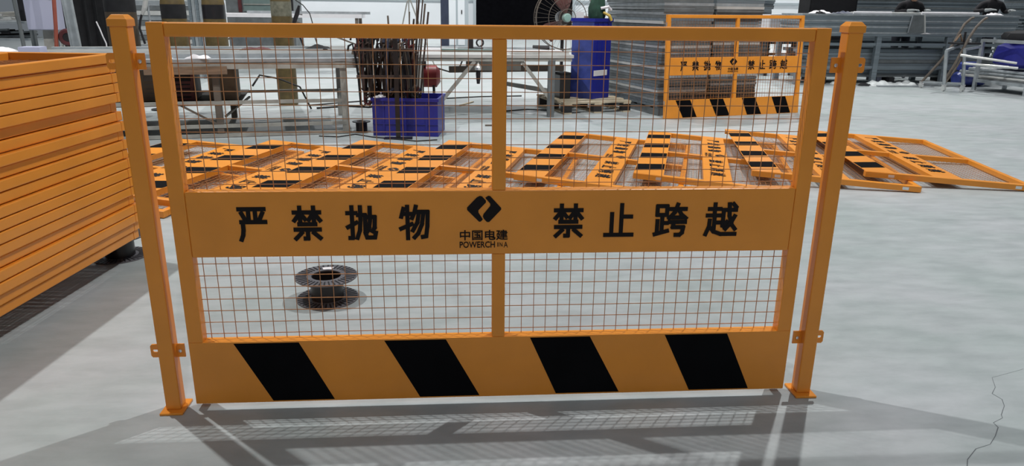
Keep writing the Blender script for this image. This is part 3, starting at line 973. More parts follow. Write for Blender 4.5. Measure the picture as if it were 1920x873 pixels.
# ------------------------------------------------------------------ pedestal fan
t = thing('industrial_fan', 'large round industrial fan with dark red blades behind the blue bin', 'fan', (1.44, 8.8, 0), 0.08)
zc, rf = 1.13, .455
m = MB()
for r, y in ((rf, -.10), (rf, .10), (rf * .985, 0), (.12, -.13), (.28, -.125)):
    m.tube([(r * cos(2 * pi * k / 48), y, zc + r * sin(2 * pi * k / 48)) for k in range(49)], .006, 5, cap=False)
for k in range(40):
    a = 2 * pi * k / 40
    m.tube([(.06 * cos(a), -.135, zc + .06 * sin(a)), (.28 * cos(a), -.125, zc + .28 * sin(a)), (rf * cos(a), -.10, zc + rf * sin(a)), (rf * cos(a), .10, zc + rf * sin(a))], .0016, 4, cap=False)
tag(m.build('guard', 'steelb', t), kind='stuff')
for k in range(3):
    a0 = math.radians(-20 + 120 * k)
    vs, fs = [], []
    for i in range(6):
        r = .06 + i * .068
        for j in range(4):
            a = a0 + (j - 1.5) * (.16 + .14 * sin(i / 5 * pi * .8))
            vs.append((r * cos(a), (j - 1.5) * .035, zc + r * sin(a)))
    n = len(vs)
    vs += [(x, y + .004, z) for x, y, z in vs]
    for i in range(5):
        for j in range(3):
            q = i * 4 + j
            fs += [(q, q + 4, q + 5, q + 1), (q + n, q + 1 + n, q + 5 + n, q + 4 + n)]
    for i in range(5):
        fs += [(i * 4, i * 4 + n, i * 4 + 4 + n, i * 4 + 4), (i * 4 + 3, i * 4 + 7, i * 4 + 7 + n, i * 4 + 3 + n)]
    MB().add(vs, fs).build('blade', 'fanred', t)
m = MB().tube([(0, -.15, zc), (0, -.145, zc), (0, -.11, zc), (0, -.02, zc)], [.03, .05, .062, .062], 16)
m.build('hub', 'hub', t, smooth=True)
MB().tube([(0, .05, zc), (0, .12, zc), (0, .34, zc)], [.10, .11, .09], 16).build('motor', 'blackp', t, smooth=True)
MB().tube([(0, .2, 0.05), (0, .2, zc - .08)], .026, 10).build('pole', 'blackp', t)
MB().lathe([(0, 0), (.26, 0), (.25, .04), (.06, .07), (0, .07)], 24, c=(0, .2, 0)).build('base', 'blackp', t, smooth=True)
MB().box(.12, .235, -.150, -.146, zc + .0, zc + .085).build('tag_card', 'whitep', t)

# ------------------------------------------------------------------ stacks of galvanised frames behind the far barrier
yaw = 0.2825
dirx = Vector((cos(yaw), sin(yaw), 0))
diry = Vector((-sin(yaw), cos(yaw), 0))
base = Vector((2.335, 6.665, 0))


def frame_mesh(w, d, h):
    m = MB()
    r = .03
    m.box(0, w, 0, r, 0, h).box(0, w, d - r, d, 0, h).box(0, r, r, d - r, 0, h).box(w - r, w, r, d - r, 0, h)
    x = .1
    while x < w - .05:
        m.box(x - .006, x + .006, r, d - r, h * .3, h * .7)
        x += .12
    return m


FR = {}
for nm, mt in (('a', 'galvd'), ('b', 'galv'), ('c', 'lights'), ('d', 'slat')):
    o = frame_mesh(.70, 1.45, .032).build('galvanised_frame', mt)
    FR[nm] = o
rnd = random.Random(5)
first = set()
for s, (off, n, lab, grp) in enumerate(((0.0, 37, 'thin grey frame, %s from the top of the stack beside the blue bin', 'frames in the grey stack beside the blue bin'),
                                        (0.735, 36, 'thin grey frame, %s from the top of the stack behind the leaning barrier', 'frames in the grey stack behind the leaning barrier'))):
    z = 0.105
    for k in range(n):
        q = rnd.random()
        nm = 'a' if q < .55 else 'd' if q < .76 else 'c' if q < .84 else 'b'
        src = FR[nm]
        if nm in first:
            o = src.copy()
            COL.objects.link(o)
        else:
            o = src
            first.add(nm)
        jx = rnd.uniform(-.018, .004) if s == 0 else rnd.uniform(-.004, .012)
        jy = rnd.uniform(-.0, .03)
        p = base + dirx * (off + jx) + diry * (.02 + jy) + Vector((0, 0, z))
        o.matrix_world = Matrix.Translation(p) @ Matrix.Rotation(yaw + rnd.uniform(-.008, .008), 4, 'Z')
        tag(o, lab % nth(n - k), 'frame', grp)
        z += .0355
    pm = Matrix.Translation(base + dirx * off) @ Matrix.Rotation(yaw, 4, 'Z')
    t = thing('timber_pallet', 'low grey pallet under the stack of frames beside the blue bin' if s == 0 else 'low grey pallet under the frames behind the leaning barrier', 'pallet', matrix=pm, group='pallets under grey frames')
    for x in (.06, .35, .62):
        MB().box(x - .045, x + .045, .04, 1.4, 0, .082).build('runner', 'galvd', t)
    for k in range(7):
        MB().box(0.01, .69, .04 + k * .2, .16 + k * .2, .082, .104).build('plank', 'galvd', t)

# trolley with white carton right of the stacks
t = thing('tool_trolley', 'small dark trolley holding a white carton right of the grey frame stacks', 'trolley', (6.23, 12.5, 0), .2)
for x in (-.28, .28):
    for y in (-.2, .2):
        MB().box(x - .02, x + .02, y - .02, y + .02, .06, .83).build('leg', 'blackp', t)
        MB().lathe([(0, 0), (.03, 0), (.03, .06), (0, .06)], 10, c=(x, y, 0)).build('caster', 'rubber', t)
for z in (.40, .62, .825):
    MB().box(-.3, .3, -.22, .22, z, z + .025).build('shelf', 'galvd' if z > .8 else 'dark', t)
t = thing('white_carton', 'white open carton on the trolley right of the grey frame stacks', 'carton', (6.21, 12.5, .851), .2)
MB().box(-.28, .28, -.20, .20, 0, .33).build('box', 'whitep', t)
MB().box(-.28, .28, -.27, -.20, .325, .332).build('flap', 'whitep', t)

# ------------------------------------------------------------------ right side: long bench with steel slats
RB = Matrix.Translation((7.75, 10.65, 0)) @ Matrix.Rotation(math.radians(1.0), 4, 'Z')
t = thing('long_bench', 'long grey steel bench carrying stacked slats at the back right', 'bench', matrix=RB)
MB().box(-1.95, 2.25, -.02, .95, .84, .88).build('bench_top', 'slat', t)
for x in (-1.85, -.42, .9, 2.1):
    for y in (.03, .88):
        MB().box(x - .045, x + .045, y - .045, y + .045, 0, .84).build('leg', 'slat', t, bevel=.005)
for y in (.03, .88):
    MB().bar((-1.9, y, .70), (2.2, y, .70), .04, .05).build('rail', 'slat', t)
    MB().bar((-1.9, y, .30), (2.2, y, .30), .04, .05).build('rail', 'slat', t)
rnd = random.Random(9)
z = .881
for k in range(10):
    for row in range(1):
        a = -1.93 + rnd.uniform(-.02, .05)
        b = 2.2 + rnd.uniform(-.08, .03)
        o = MB().box(a, b, 0.0 + rnd.uniform(-.006, .014), .82, 0, .0315).build('flat_profile', 'slat' if k % 3 else 'galv')
        o.matrix_world = RB @ Matrix.Translation((0, 0, z))
        tag(o, 'long grey steel profile, %s from the top of the stack on the long bench' % nth(10 - k), 'steel profile', 'slats stacked on the long bench')
        z += .0335
ZS = z
t = thing('trapezoid_jig', 'grey trapezoid steel jig leaning on the slat stack at the back right', 'jig', matrix=RB @ Matrix.Translation((.22, -.012, .905)) @ Matrix.Rotation(-.04, 4, 'X'))
MB().prism([(-.15, 0), (.17, 0), (.12, .30), (-.10, .30)], -.012, 0.0).build('plate', 'galvd', t)
MB().bar((.17, -.02, 0), (.12, -.02, .32), .02).build('edge_bar', 'lights', t)
MB().bar((-.15, -.02, 0), (-.10, -.02, .30), .015).build('edge_bar', 'galv', t)
# dark bundle of long profiles below the bench
rnd = random.Random(14)
for r in range(8):
    for c_ in range(3):
        zz = .12 + r * .062
        o = MB().box(-1.7 + rnd.uniform(-.15, .1), 1.9 + rnd.uniform(-.2, .15), 0, .2, 0, .056).build('long_profile', 'slat' if (r + c_) % 4 else 'galvd')
        o.matrix_world = RB @ Matrix.Translation((0, .14 + c_ * .22 + rnd.uniform(-.01, .01), zz))
        tag(o, 'dark steel profile under the long bench, %s layer from the floor, %s row' % (nth(r + 1), ('front', 'middle', 'rear')[c_]), 'steel profile', 'profiles bundled under the long bench')
for x in (-1.3, 0, 1.3):
    o = MB().box(x - .05, x + .05, .1, .85, 0, .118).build('timber_bearer', 'dark')
    o.matrix_world = RB
    tag(o, 'dark timber bearer under the profiles below the long bench', 'timber', 'bearers under the long bench')
# things on the slats
for lab, x0, x1, y, mt, r in (('white plastic rod bundle on the slat stack left of the bending person', -.72, .02, .45, 'whitep', .022), ('white plastic rod on the slat stack right of the bending person', .62, 1.75, .5, 'whitep', .024),
                              ('pale rod behind the other on the slat stack', -.68, 1.7, .62, 'lights', .018)):
    o = MB().tube([(x0, y, r), (x1, y + .02, r)], r, 8).build('plastic_rod', mt)
    o.matrix_world = RB @ Matrix.Translation((0, 0, ZS))
    tag(o, lab, 'rod', 'rods on the slat stack')
crumple('film_scrap', 'crumpled pale film on the left end of the slat stack', 'plastic film', tuple(RB @ Vector((-1.45, .25, ZS))), .35, .25, .06, 'whitep', 51)
crumple('rag', 'dark blue rag on the slat stack beside the pale film', 'rag', tuple(RB @ Vector((-1.05, .25, ZS))), .28, .2, .05, 'col', 52)
crumple('film_scrap', 'crumpled white film at the right end of the slat stack', 'plastic film', tuple(RB @ Vector((1.80, .18, ZS))), .22, .2, .05, 'whitep', 53)
crumple('film_scrap', 'white film hanging under the front edge of the long bench', 'plastic film', tuple(RB @ Vector((.42, -.005, .885))), .16, .05, .02, 'whitep', 57)
crumple('rag', 'black rag hanging over the front left of the slat stack', 'rag', tuple(RB @ Vector((-1.55, .05, ZS))), .12, .14, .05, 'dark', 58)

# black machine behind the bench, with tall slat stacks beyond
cabinet_box('control_cabinet', 'black slatted cabinet behind the left end of the long bench', 'cabinet', Matrix.Translation((7.35, 12.75, 0)), .98, .5, 1.9, 'dark', 'blackp', slots=6)
rnd = random.Random(23)
for s, (x0, x1, y, n) in enumerate(((5.1, 6.5, 13.4, 40), (8.2, 11.6, 13.6, 46), (12.0, 14.6, 13.2, 46))):
    lab = ('grey steel profile, %s from the floor in the stack left of the black cabinet', 'grey steel profile, %s from the floor in the stack behind the bending person', 'grey steel profile, %s from the floor in the tall stack at the far right')[s]
    src = MB().box(x0, x1, 0, .8, 0, .034).build('stacked_profile', 'slat')
    src2 = MB().box(x0, x1, 0, .8, 0, .034).build('stacked_profile', 'galvd')
    for k in range(n):
        b_ = src2 if k % 4 == 0 else src
        if k > 1:
            o = b_.copy()
            COL.objects.link(o)
        else:
            o = (src2, src)[k]
        o.location = (rnd.uniform(-.03, .03), y + rnd.uniform(-.012, .012), .002 + k * .0365)
        tag(o, lab % nth(k + 1), 'steel profile', ('slats in the tall left stack', 'slats in the tall middle stack', 'slats in the tall right stack')[s])

# ------------------------------------------------------------------ cart with bent handles
t = thing('hand_cart', 'steel hand cart with two curved handles and casters before the long bench', 'cart', (0, 0, 0))
MB().tube([(7.90, 10.1, .10), (8.12, 10.02, .46), (8.27, 9.98, .76), (8.33, 9.98, .92), (8.41, 10.0, 1.07), (8.52, 10.02, 1.16), (8.58, 10.04, 1.18)], .022, 8).build('handle', 'steelb', t, smooth=True)
MB().tube([(7.97, 9.62, .16), (8.08, 9.6, .40), (8.26, 9.6, .88), (8.36, 9.62, 1.04), (8.47, 9.64, 1.15), (8.54, 9.66, 1.18)], .022, 8).build('handle', 'steelb', t, smooth=True)
MB().tube([(7.96, 9.58, .10), (7.88, 9.56, .66)], .028, 8).build('upright', 'galv', t)
MB().tube([(8.28, 9.56, .10), (8.19, 9.56, .68)], .028, 8).build('upright', 'galv', t)
MB().tube([(7.98, 9.6, .12), (8.10, 9.62, .30), (8.22, 9.62, .55)], .016, 8).build('brace', 'steelb', t)
MB().bar((7.88, 9.56, .66), (8.36, 9.9, .74), .04).bar((8.19, 9.56, .68), (8.55, 9.7, .72), .04).build('top_frame', 'galv', t)
MB().bar((7.92, 10.08, .10), (8.28, 9.6, .12), .035).build('low_frame', 'galv', t)
for x, y in ((7.90, 10.1), (7.96, 9.58), (8.28, 9.56)):
    m = MB().tube([(x - .016, y, .05), (x + .016, y, .05)], .05, 14)
    c = m.build('caster', 'zinc', t)
    MB().box(x - .025, x + .025, y - .03, y + .03, .095, .11).build('fork', 'zinc', c)
t = thing('tool_tray', 'dark tray of tools resting on the top of the hand cart', 'tray', (8.30, 9.75, .755), .2)
MB().box(-.22, .22, -.12, .12, 0, .03).build('tray', 'dark', t)
MB().tube([(-.02, 0, .03), (-.02, 0, .20)], .018, 8).build('spindle', 'blackp', t)
MB().tube([(-.2, 0, .05), (-.14, -.02, .16), (-.06, 0, .05)], .016, 6).build('wooden_grip', 'wood', t)
MB().lathe([(0, 0), (.03, 0), (.03, .05), (0, .06)], 10, c=(.05, -.05, .03)).build('chrome_cup', 'zinc', t, smooth=True)

# ------------------------------------------------------------------ storage rack at the right edge
RK = Matrix.Translation((8.64, 9.78, 0)) @ Matrix.Rotation(math.radians(-76), 4, 'Z')
t = thing('storage_rack', 'galvanised low storage rack at the right edge of the hall', 'rack', matrix=RK)
for x in (0, .92, 1.84):
    for y in (0, .7):
        MB().box(x - .025, x + .025, y - .025, y + .025, .0, .84).build('post', 'galv', t)
for y in (0, .7):
    for z in (.82, .16):
        MB().bar((0, y, z), (1.84, y, z), .04, .05).build('rail', 'galv', t)
for x in (0, .92, 1.84):
    MB().bar((x, 0, .16), (x, .7, .16), .04).build('cross_rail', 'galv', t)
MB().box(0, 1.84, .03, .67, .185, .20).build('deck', 'galvd', t)
rnd = random.Random(8)
for k in range(12):
    zz = .225 + .055 * (k // 4)
    y = .12 + .15 * (k % 4)
    o = MB().tube([(-.25 + rnd.uniform(-.2, .1), y, zz), (1.8, y, zz)], .0265, 8).build('steel_pipe', 'galv' if k % 3 else 'lights')
    o.matrix_world = RK
    tag(o, 'steel pipe in the rack at the right edge, %s layer, %s pipe from the aisle' % (nth(k // 4 + 1), nth(k % 4 + 1)), 'pipe', 'pipes in the storage rack')
for lab, a, b in (('bright upper pipe sticking out of the rack towards the hand cart', (8.02, 9.40, .60), (8.74, 9.05, .50)), ('bright lower pipe sticking out of the rack towards the hand cart', (8.05, 9.33, .475), (8.70, 8.95, .43))):
    o = MB().tube([a, b], .02, 8).build('steel_pipe', 'lights')
    tag(o, lab, 'pipe', 'pipes sticking out of the rack')


def sack(name, label, mx, w, d, h, material, seed):
    rnd = random.Random(seed)
    m = MB()
    n = 18
    prof = [(0, 0), (.8, 0), (1, .12), (1.04, .4), (.95, .75), (.6, .95), (0, 1)]
    m.lathe(prof, n)
    ph = [rnd.uniform(0, 6) for _ in range(3)]
    m.v = [(x * w / 2 * (1 + .08 * sin(9 * math.atan2(y, x) + ph[0])), y * d / 2 * (1 + .08 * sin(7 * math.atan2(y, x) + ph[1])), z * h * (1 + .06 * sin(5 * math.atan2(y, x) + ph[2]))) for x, y, z in m.v]
    o = m.build(name, material, smooth=True)
    o.matrix_world = mx
    return tag(o, label, 'bag')


sack('plastic_sack', 'blue plastic sack lying on the pipes in the storage rack', RK @ Matrix.Translation((.52, .36, .41)), .98, .60, .42, 'blue', 2)
sack('plastic_sack', 'black plastic sack on top of the blue one in the storage rack', RK @ Matrix.Translation((.62, .36, .825)), 1.0, .55, .17, 'dark', 3)
t = thing('film_roll', 'blue film wrapped roll lying on the floor behind the hand cart', 'roll', (8.98, 10.42, 0), .25)
MB().tube([(-.32, 0, .13), (-.28, 0, .13), (.28, 0, .13), (.32, 0, .13)], [.09, .13, .13, .09], 18).build('roll', 'bluef', t, smooth=True)
MB().tube([(-.28, 0, .34), (-.24, 0, .34), (.10, 0, .34), (.14, 0, .34)], [.06, .09, .09, .06], 16).build('upper_roll', 'bluef', t, smooth=True)

# floor clutter in front of the bench
crumple('film_scrap', 'long strip of crumpled clear film on the floor before the long bench', 'plastic film', (7.40, 10.45, 0), .60, .28, .10, 'film', 61, .15)
crumple('film_scrap', 'crumpled clear film on the floor beside the hand cart wheel', 'plastic film', (7.86, 10.55, 0), .40, .25, .09, 'film', 62)
crumple('film_scrap', 'small pile of clear film on the floor by the right fence post', 'plastic film', (6.75, 10.6, 0), .34, .25, .08, 'film', 63)
crumple('rag', 'black rag on the floor at the left of the clear film strip', 'rag', (7.06, 10.42, 0), .22, .14, .06, 'dark', 64)
t = thing('paper_box', 'small lavender box on the floor under the long bench', 'box', (7.62, 11.0, 0), .1)
MB().box(-.05, .05, -.05, .05, 0, .10).build('body', 'lav', t, bevel=.003)
MB().box(-.052, .052, -.052, .052, .10, .11).build('lid', 'lav', t)
for lab, p, q in (('pale green strip on the floor behind the hand cart wheels', (8.15, 10.6, .02), (8.75, 10.3, .02)), ('long pale strip on the floor before the long bench', (7.2, 10.25, .012), (8.2, 10.22, .012))):
    o = MB().bar(p, q, .09, .02).build('steel_strip', 'galv')
    tag(o, lab, 'steel strip')

# ------------------------------------------------------------------ left back: cabinet, pole, hose, curtain
t = thing('wall_box', 'pale lavender electrical box on a grey stand at the back left', 'electrical box', (-5.02, 7.15, 0), .12)
MB().box(-.175, .155, -.09, .13, .955, 1.68).build('cabinet', 'lav', t, bevel=.006)
MB().box(-.165, .145, -.098, -.09, .965, 1.67).build('door', 'lav', t)
MB().box(.115, .125, -.11, -.098, 1.30, 1.40).build('handle', 'blackp', t)
MB().bar((-.05, .02, 0), (0.0, .02, .955), .10, .06).build('stand', 'steel', t)
MB().box(-.2, .16, -.16, .2, 0, .02).build('base', 'steel', t)
t = thing('steel_pole', 'thin grey steel pole left of the pale electrical box', 'pole', (-5.18, 6.85, 0))
MB().tube([(.03, 0, .012), (.02, 0, 1.0), (-.02, 0, 1.9)], .022, 8).build('tube', 'galvd', t)
MB().box(-.09, .15, -.1, .1, 0, .012).build('foot', 'galvd', t)
o = MB().tube([(-4.90, 6.9, .022), (-4.87, 6.9, .3), (-4.82, 6.9, .77), (-4.79, 6.9, 1.0), (-4.76, 6.9, 1.3), (-4.76, 6.9, 1.8)], .022, 8).build('red_hose', 'hose', smooth=True)
tag(o, 'red rubber hose hanging at the back left beside the electrical box', 'hose')
t = thing('leaning_channel', 'blue grey steel channel leaning at the back left in front of the black curtain', 'steel channel', (0, 0, 0))
MB().bar((-4.34, 6.45, 0.03), (-4.56, 6.75, 2.0), .10, .012).build('web', 'galv', t)
MB().bar((-4.385, 6.43, 0.03), (-4.605, 6.73, 2.0), .012, .04).bar((-4.295, 6.43, 0.03), (-4.515, 6.73, 2.0), .012, .04).build('lips', 'galv', t)
# black curtain
t = thing('welding_curtain', 'black welding curtain hanging behind the left fence post', 'curtain', (-5.22, 8.75, 0), .1)
vs, fs = [], []
n = 33
for i in range(n):
    x = -.42 + .84 * i / (n - 1)
    y = .035 * sin(i * 1.25) + .012 * sin(i * 2.9)
    vs += [(x, y, .08), (x, y * .8, 2.0), (x, y + .008, .08), (x, y * .8 + .008, 2.0)]
for i in range(n - 1):
    a, b = 4 * i, 4 * i + 4
    fs += [(a, b, b + 1, a + 1), (a + 2, a + 3, b + 3, b + 2), (a, a + 2, b + 2, b), (a + 1, b + 1, b + 3, a + 3)]
MB().add(vs, fs).build('cloth', 'dark', t, smooth=True)
MB().tube([(-.46, 0, 2.02), (.46, 0, 2.02)], .018, 8).build('rail', 'steel', t)
for x in (-.45, .45):
    MB().tube([(x, 0, 0), (x, 0, 2.02)], .018, 8).build('upright', 'steel', t)
    MB().box(x - .04, x + .04, -.2, .2, 0, .02).build('foot', 'steel', t)
o = MB().tube([(-4.56, 7.4, 1.05), (-4.53, 7.4, .96), (-4.51, 7.4, .88), (-4.49, 7.42, .79), (-4.49, 7.43, .5), (-4.5, 7.44, .01)], .008, 6).build('white_cable', 'whitep')
tag(o, 'thin white cable hanging before the black curtain', 'cable')
t = thing('rubber_wheel', 'dark maroon wheel hung below the pale electrical box', 'wheel', (-4.70, 6.95, .88))
MB().lathe([(.05, -.03), (.085, -.035), (.10, 0), (.085, .035), (.05, .03)], 20, closed=True).build('tyre', 'maroon', t, smooth=True).rotation_euler = (pi / 2, 0, .3)
MB().lathe([(0, -.02), (.05, -.02), (.05, .02), (0, .02)], 16).build('rim', 'blackp', t, smooth=True).rotation_euler = (pi / 2, 0, .3)
MB().tube([(0, 0.02, -.88), (0, .02, 0)], .015, 6).build('stand', 'blackp', t)
t = thing('blue_box', 'pale carton with blue base on the left worktable, behind the panel stack', 'carton', (-4.24, 5.35, .766), .1)
MB().box(-.10, .09, -.08, .08, .03, .095).build('carton', 'lav', t)
MB().box(-.12, .11, -.10, .10, 0, .03).build('tray', 'blue', t)
sack('cloth_bundle', 'white cloth bundle on the floor stack at the far left', Matrix.Translation((-4.35, 4.95, .766)), .36, .3, .11, 'whitep', 9)

# scrap shelf at the far left
t = thing('scrap_shelf', 'grey shelf with metal scrap at the far left', 'shelf', (-5.75, 7.6, 0))
for x in (-.6, .45):
    for y in (-.25, .25):
        MB().box(x - .025, x + .025, y - .025, y + .025, 0, 1.08).build('post', 'galvd', t)
for z in (.6, .82, 1.02):
    MB().box(-.62, .47, -.27, .27, z, z + .025).build('shelf_board', 'galv', t)
rnd = random.Random(17)
for k in range(22):
    z = (.846, 1.046)[k % 2]
    a = Vector((-6.15 + rnd.random() * .35, 7.40 + .36 * rnd.random(), z + .012 + .022 * (k // 6)))
    b = a + Vector((rnd.uniform(.35, .55), rnd.uniform(-.06, .06), rnd.uniform(0, .03)))
    o = MB().bar(a, b, rnd.uniform(.02, .05), .022).build('scrap_bar', ('galvd', 'lights', 'dark', 'steel')[k % 4])
    tag(o, '%s metal offcut on the scrap shelf at the far left' % ('dull grey', 'pale', 'black', 'warm grey')[k % 4], 'offcut', 'offcuts on the scrap shelf')

t = thing('black_charger', 'black box standing on the scrap shelf left of the electrical box', 'charger', (-5.44, 7.6, 1.046))
MB().box(-.055, .055, -.12, .12, 0, .42).build('case', 'blackp', t, bevel=.006)
MB().tube([(-.03, 0, .42), (-.03, 0, .45), (.03, 0, .45), (.03, 0, .42)], .006, 6).build('handle', 'rubber', t)

# grey slat packs behind the left cylinders
rnd = random.Random(19)
for k in range(18):
    o = MB().box(-6.0, -4.9, 0, .7, 0, .075).build('grey_board', ('galv', 'lights', 'galvd')[k % 3])
    o.location = (rnd.uniform(-.03, .03), 11.2 + rnd.uniform(-.02, .02), .002 + k * .082)
    tag(o, 'grey board, %s from the floor in the pile behind the left fence post' % nth(k + 1), 'board', 'boards piled behind the left post')
for k in range(5):
    o = MB().box(0, .045, 0, .045, 0, 1.9).build('upright_profile', 'galv' if k % 2 else 'slat')
    o.location = (-4.76 + k * .062, 11.2, 0)
    tag(o, '%s of five upright steel profiles between the brown cylinders, counted from the left' % nth(k + 1), 'steel profile', 'upright profiles behind the cylinders')
t = thing('torch_stand', 'black welding torch hanging from a thin stand left of the barrier stile', 'welding torch', (-3.90, 7.2, 0))
MB().tube([(.06, 0, .015), (.06, 0, 1.7)], .012, 6).build('stand', 'galv', t)
MB().lathe([(0, 0), (.12, 0), (.12, .015), (0, .015)], 16, c=(.06, 0, 0)).build('base', 'blackp', t)
MB().tube([(.07, -.03, 1.36), (.03, -.03, 1.22), (-.01, -.03, 1.14)], [.03, .03, .018], 8).build('grip', 'lights', t)
MB().tube([(-.01, -.03, 1.15), (-.04, -.03, 1.07), (-.06, -.03, .98), (-.02, -.03, .80)], .014, 6).build('lead', 'blackp', t)

# machines and tables beyond the left cylinders
t = thing('press_machine', 'far machine with grey green window and dark frame at the back', 'machine', (-4.40, 14.2, 0))
MB().box(-.62, .78, 0, .8, 0, 2.2).build('body', 'galvd', t)
MB().box(-.25, .42, -.02, 0, 1.12, 1.9).build('window', 'glassg', t)
MB().box(-.36, -.29, -.03, 0, 1.1, 2.1).build('red_post', 'maroon', t)
MB().box(.50, .78, -.03, 0, 1.0, 2.1).build('dark_post', 'blackp', t)
MB().bar((-.25, -.03, 1.26), (.42, -.03, 1.26), .02).build('glazing_bar', 'steel', t)
t = thing('white_table', 'long white topped table far behind the left worktable', 'table', (-3.55, 13.0, 0))
MB().box(-1.5, 1.5, -.05, .6, 1.02, 1.09).build('table_top', 'whitep', t)
for x in (-1.4, 0, 1.4):
    for y in (0, .55):
        MB().box(x - .03, x + .03, y - .03, y + .03, 0, 1.02).build('leg', 'steelb', t)
MB().bar((-1.4, 0, .5), (-.05, 0, 1.0), .03).bar((1.4, 0, .5), (.05, 0, 1.0), .03).build('brace', 'steelb', t)
o = MB().box(-1.1, 1.3, 0, .12, 0, .05).build('long_profile', 'galv')
o.location = (-3.2, 13.1, 1.091)
tag(o, 'pale blue grey profile lying on the far white table', 'steel profile')
t = thing('tripod_stand', 'thin grey tripod of rods standing far behind the blue crate', 'tripod', (-.95, 10.5, 0))
MB().tube([(0, 0, 0), (0, 0, 1.5)], .012, 6).build('leg', 'steel', t)
MB().tube([(-.35, .1, 0.02), (-.02, 0, 1.35)], .012, 6).build('leg', 'steel', t)
MB().tube([(.5, .1, 0.02), (.02, 0, 1.38)], .012, 6).build('leg', 'steel', t)

# steel column and the tall pale panel beside the black doorway
t = thing('steel_column', 'dark blue grey steel column left of the black doorway', 'column', (-.54, 20, 0))
MB().box(-.115, .115, -.02, .0, 0, 6).build('flange', 'col', t)
MB().box(-.115, .115, .20, .22, 0, 6).build('flange', 'col', t)
MB().box(-.012, .012, 0, .2, 0, 6).build('web', 'col', t)
MB().box(-.2, .2, -.1, .3, 0, .02).build('base_plate', 'col', t)
t = thing('pale_locker', 'pale weathered locker between the steel column and black doorway', 'locker', (-.14, 22, 0))
MB().box(-.32, .32, 0, .5, .02, 2.2).build('body', 'walld', t)
for x in (-.2, .08):
    MB().box(x - .1, x + .12, -.015, 0, .06, 2.15).build('door', 'wallw', t)
MB().box(.09, .12, -.03, -.015, 1.02, 1.14).build('handle', 'blackp', t)
MB().box(-.3, .3, .05, .45, 0, .02).build('plinth', 'blackp', t)


# ------------------------------------------------------------------ people
def skin_body(name, joints, edges, parent, mats, pick):
    """one continuous surface grown from a jointed skeleton"""
    names = list(joints)
    me = bpy.data.meshes.new(name)
    me.from_pydata([joints[n][0] for n in names], [(names.index(a), names.index(b)) for a, b in edges], [])
    o = bpy.data.objects.new(name, me)
    COL.objects.link(o)
    sk = o.modifiers.new('skin', 'SKIN')
    sk.use_smooth_shade = True
    for i, n in enumerate(names):
        r = joints[n][1]
        me.skin_vertices[0].data[i].radius = r if isinstance(r, tuple) else (r, r)
    me.skin_vertices[0].data[0].use_root = True
    sb = o.modifiers.new('sub', 'SUBSURF')
    sb.levels = 2
    sb.render_levels = 2
    dg = bpy.context.evaluated_depsgraph_get()
    out = bpy.data.meshes.new_from_object(o.evaluated_get(dg))
    bpy.data.objects.remove(o)
    out.name = name
    out.materials.clear()
    for mm in mats:
        out.materials.append(M[mm])
    for p in out.polygons:
        p.material_index = pick(p.center)
        p.use_smooth = True
    o = bpy.data.objects.new(name, out)
    COL.objects.link(o)
    o.parent = parent
    return o


